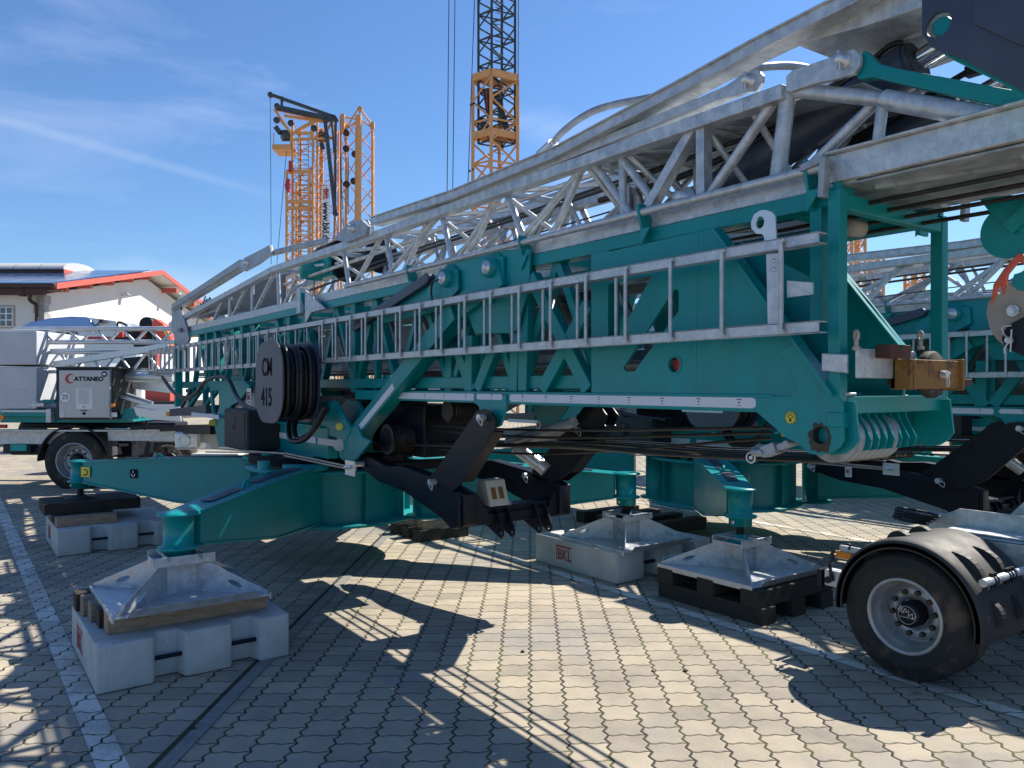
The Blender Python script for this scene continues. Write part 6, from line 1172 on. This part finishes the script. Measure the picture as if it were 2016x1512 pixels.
mb.lathe([(0,0),(.15,0),(.15,.1),(0,.1)],Q_(708.5,214),(0,1,0),16); mb.plate([Q_(x,y) for x,y in ((728,240),(736,239),(737,252),(734,257),(728,252))],(0,.2,0)); K(k2,'mast',mb,'orange')
mb = MB()
for px,py in ((681,261),(681,292),(698,303),(696,356),(682,362)): mb.mark(); mb.lathe([(0,0),(.19,0),(.19,.14),(0,.14)],Q_(px,py,-.2),(0,1,0),16)
mb.each('sheave', M['rust'], k2)
mb = MB(); mb.tube(Q_(677,268),Q_(685,305),.02,6); mb.tube(Q_(670,310,-.1),Q_(680,520,-.1),.02,6); mb.tube(Q_(686,305),Q_(686,420),.02,6); K(k2,'ropes',mb,'slate')
f3 = 38.0
k3 = empty('orange_crane', (ratio(976)*f3,f3,0), 'tall tower crane with a dark grey inner mast rising out of an orange outer mast', 'tower crane', 'orange lattice tower cranes in the background', yard=True)
z3 = lambda py: C(0,py,f3).z
mb = MB(); mast(mb, sq(931,967,1019,f3,2.0), .2, z3(160), 16, .08, .05)
cs_ = [V((x,y,0)) for x,y in sq(930,967,1020,f3,2.1)]
for py,h_ in ((154,.34),(268,.32)):
    for i in range(4): mb.bar(cs_[i]+V((0,0,z3(py))),cs_[(i+1)%4]+V((0,0,z3(py))),.15,h_)
mb.bar(C(1016,190,f3-.2),C(1019,420,f3-.2),.06,.06); K(k3,'outer_mast',mb,'orange')
mb = MB(); mast(mb, sq(942,968,1014,f3+.1,1.7), z3(282), z3(-150), 17, .06, .04); mb.bar(C(956,176,f3),C(965,235,f3),.3,.3); mb.bar(C(975,180,f3),C(1000,262,f3),.12,.3); mb.box((C(945,0,f3).x,f3,z3(262)),(C(962,0,f3).x,f3+.6,z3(240))); K(k3,'inner_mast',mb,'slate')
mb = MB(); mb.bar(C(957,175,f3-.3),C(960,225,f3-.3),.06,.06); K(k3,'red_rod',mb,'red')
mb = MB()
for p0,p1 in (((884,-20),(880,400)),((896,-20),(891,400)),((935,-20),(920,400)),((1021,-20),(1020,170))): mb.tube(C(*p0,f3-1),C(*p1,f3-1),.022,6)
for k in range(40): mb.tube(C(975,300-11*k,f3+.5),C(992,304-11*k,f3+.5),.015,6)
mb.tube(C(926,207,f3-.8),C(934,203,f3-.3),.05,6); mb.tube(C(923,337,f3-.8),C(932,333,f3-.3),.05,6); K(k3,'ropes',mb,'slate')
f4 = 60.0
for i,(px,w_,top_,lab) in enumerate(((1690,26,300,'orange lattice mast seen through the trusses left of the far front post'),(1732,14,505,'thin orange post with a white box seen through the trusses'),(1808,22,505,'orange lattice mast seen through the trusses near the far front post'),(1645,30,270,'orange crane section glimpsed between the hydraulic cylinders'))):
    k4 = empty('orange_crane', (ratio(px)*f4,f4,0), lab, 'tower crane', 'orange lattice tower cranes in the background', yard=True)
    mb = MB(); mast(mb, [(ratio(px-w_/2)*f4,f4),(ratio(px+w_/2)*f4,f4),(ratio(px+w_/2)*f4,f4+1.2),(ratio(px-w_/2)*f4,f4+1.2)], .2, C(0,top_,f4).z, 22, .09, .05); mb.box((ratio(px-w_/3)*f4,f4-.1,.2),(ratio(px-w_/6)*f4,f4,C(0,top_,f4).z)); K(k4,'mast',mb,'orange')
    if i == 1: mb = MB(); a_, c_ = C(1714,562,f4-.5), C(1728,580,f4-.5); mb.box((a_.x,f4-.5,c_.z),(c_.x,f4,a_.z)); K(k4,'box',mb,'white')
    if i == 3: mb = MB(); a_, c_ = C(1650,272,f4-.5), C(1700,300,f4-.5); mb.box((a_.x,f4-.5,c_.z),(c_.x,f4,a_.z)); K(k4,'container',mb,'orange')
# low hall closing the far side of the yard
hl2 = empty('storage_hall', (8,85,0), 'low pale storage hall far behind the cranes, at the edge of the yard', 'building', yard=True)
mb = MB(); mb.box((-12,80,0),(62,95,3.2)); mb.build('wall', M['offwhite'], hl2); mb = MB(); mb.plate([V((-12.5,79.5,3.2)),V((62.5,79.5,3.2)),V((62.5,87.5,4.6)),V((-12.5,87.5,4.6))],(0,0,.2)); mb.plate([V((-12.5,87.5,4.6)),V((62.5,87.5,4.6)),V((62.5,95.5,3.2)),V((-12.5,95.5,3.2))],(0,0,.2)); mb.build('roof', M['galv_d'], hl2)
mb = MB()
for k in range(9): mb.box((-9+8*k,79.93,.0),(-5+8*k,79.99,2.6))
mb.build('gates', M['galv'], hl2)
# small debris on the pavers
def pebble(px, py, r, i):
    g = G(px,py); mb = MB(); rnd = random.Random(i); k = 6
    mb.lathe([(0,0),(r*.9,.0),(r*(.8+.3*rnd.random()),r*.5),(r*.4,r*.9),(0,r)], g+V((0,0,.001)), (.2*rnd.random(),.2,1), 7)
    return mb.build('pebble', M['wood_d'], None)
for i,(px,py,r,wh) in enumerate(((1029,1284,.012,'sunlit pavers in the middle'),(1285,1322,.009,'pavers left of a mossy joint right of the middle'),(1348,1322,.011,'pavers near a bit of twig right of the middle'),(1560,1382,.009,'pavers beside the round wheel shadow'),(1702,1414,.008,'pavers under the wheel shadow tip'),(380,1437,.014,'drain slot at the bottom left'))):
    tag(pebble(px,py,r,i), 'tiny dark pebble on the %s' % wh, 'pebble', 'small dark pebbles on the pavers')
# clean helper data
bpy.context.view_layer.update()
for o in bpy.data.objects:
    if '_o' in o: del o['_o']
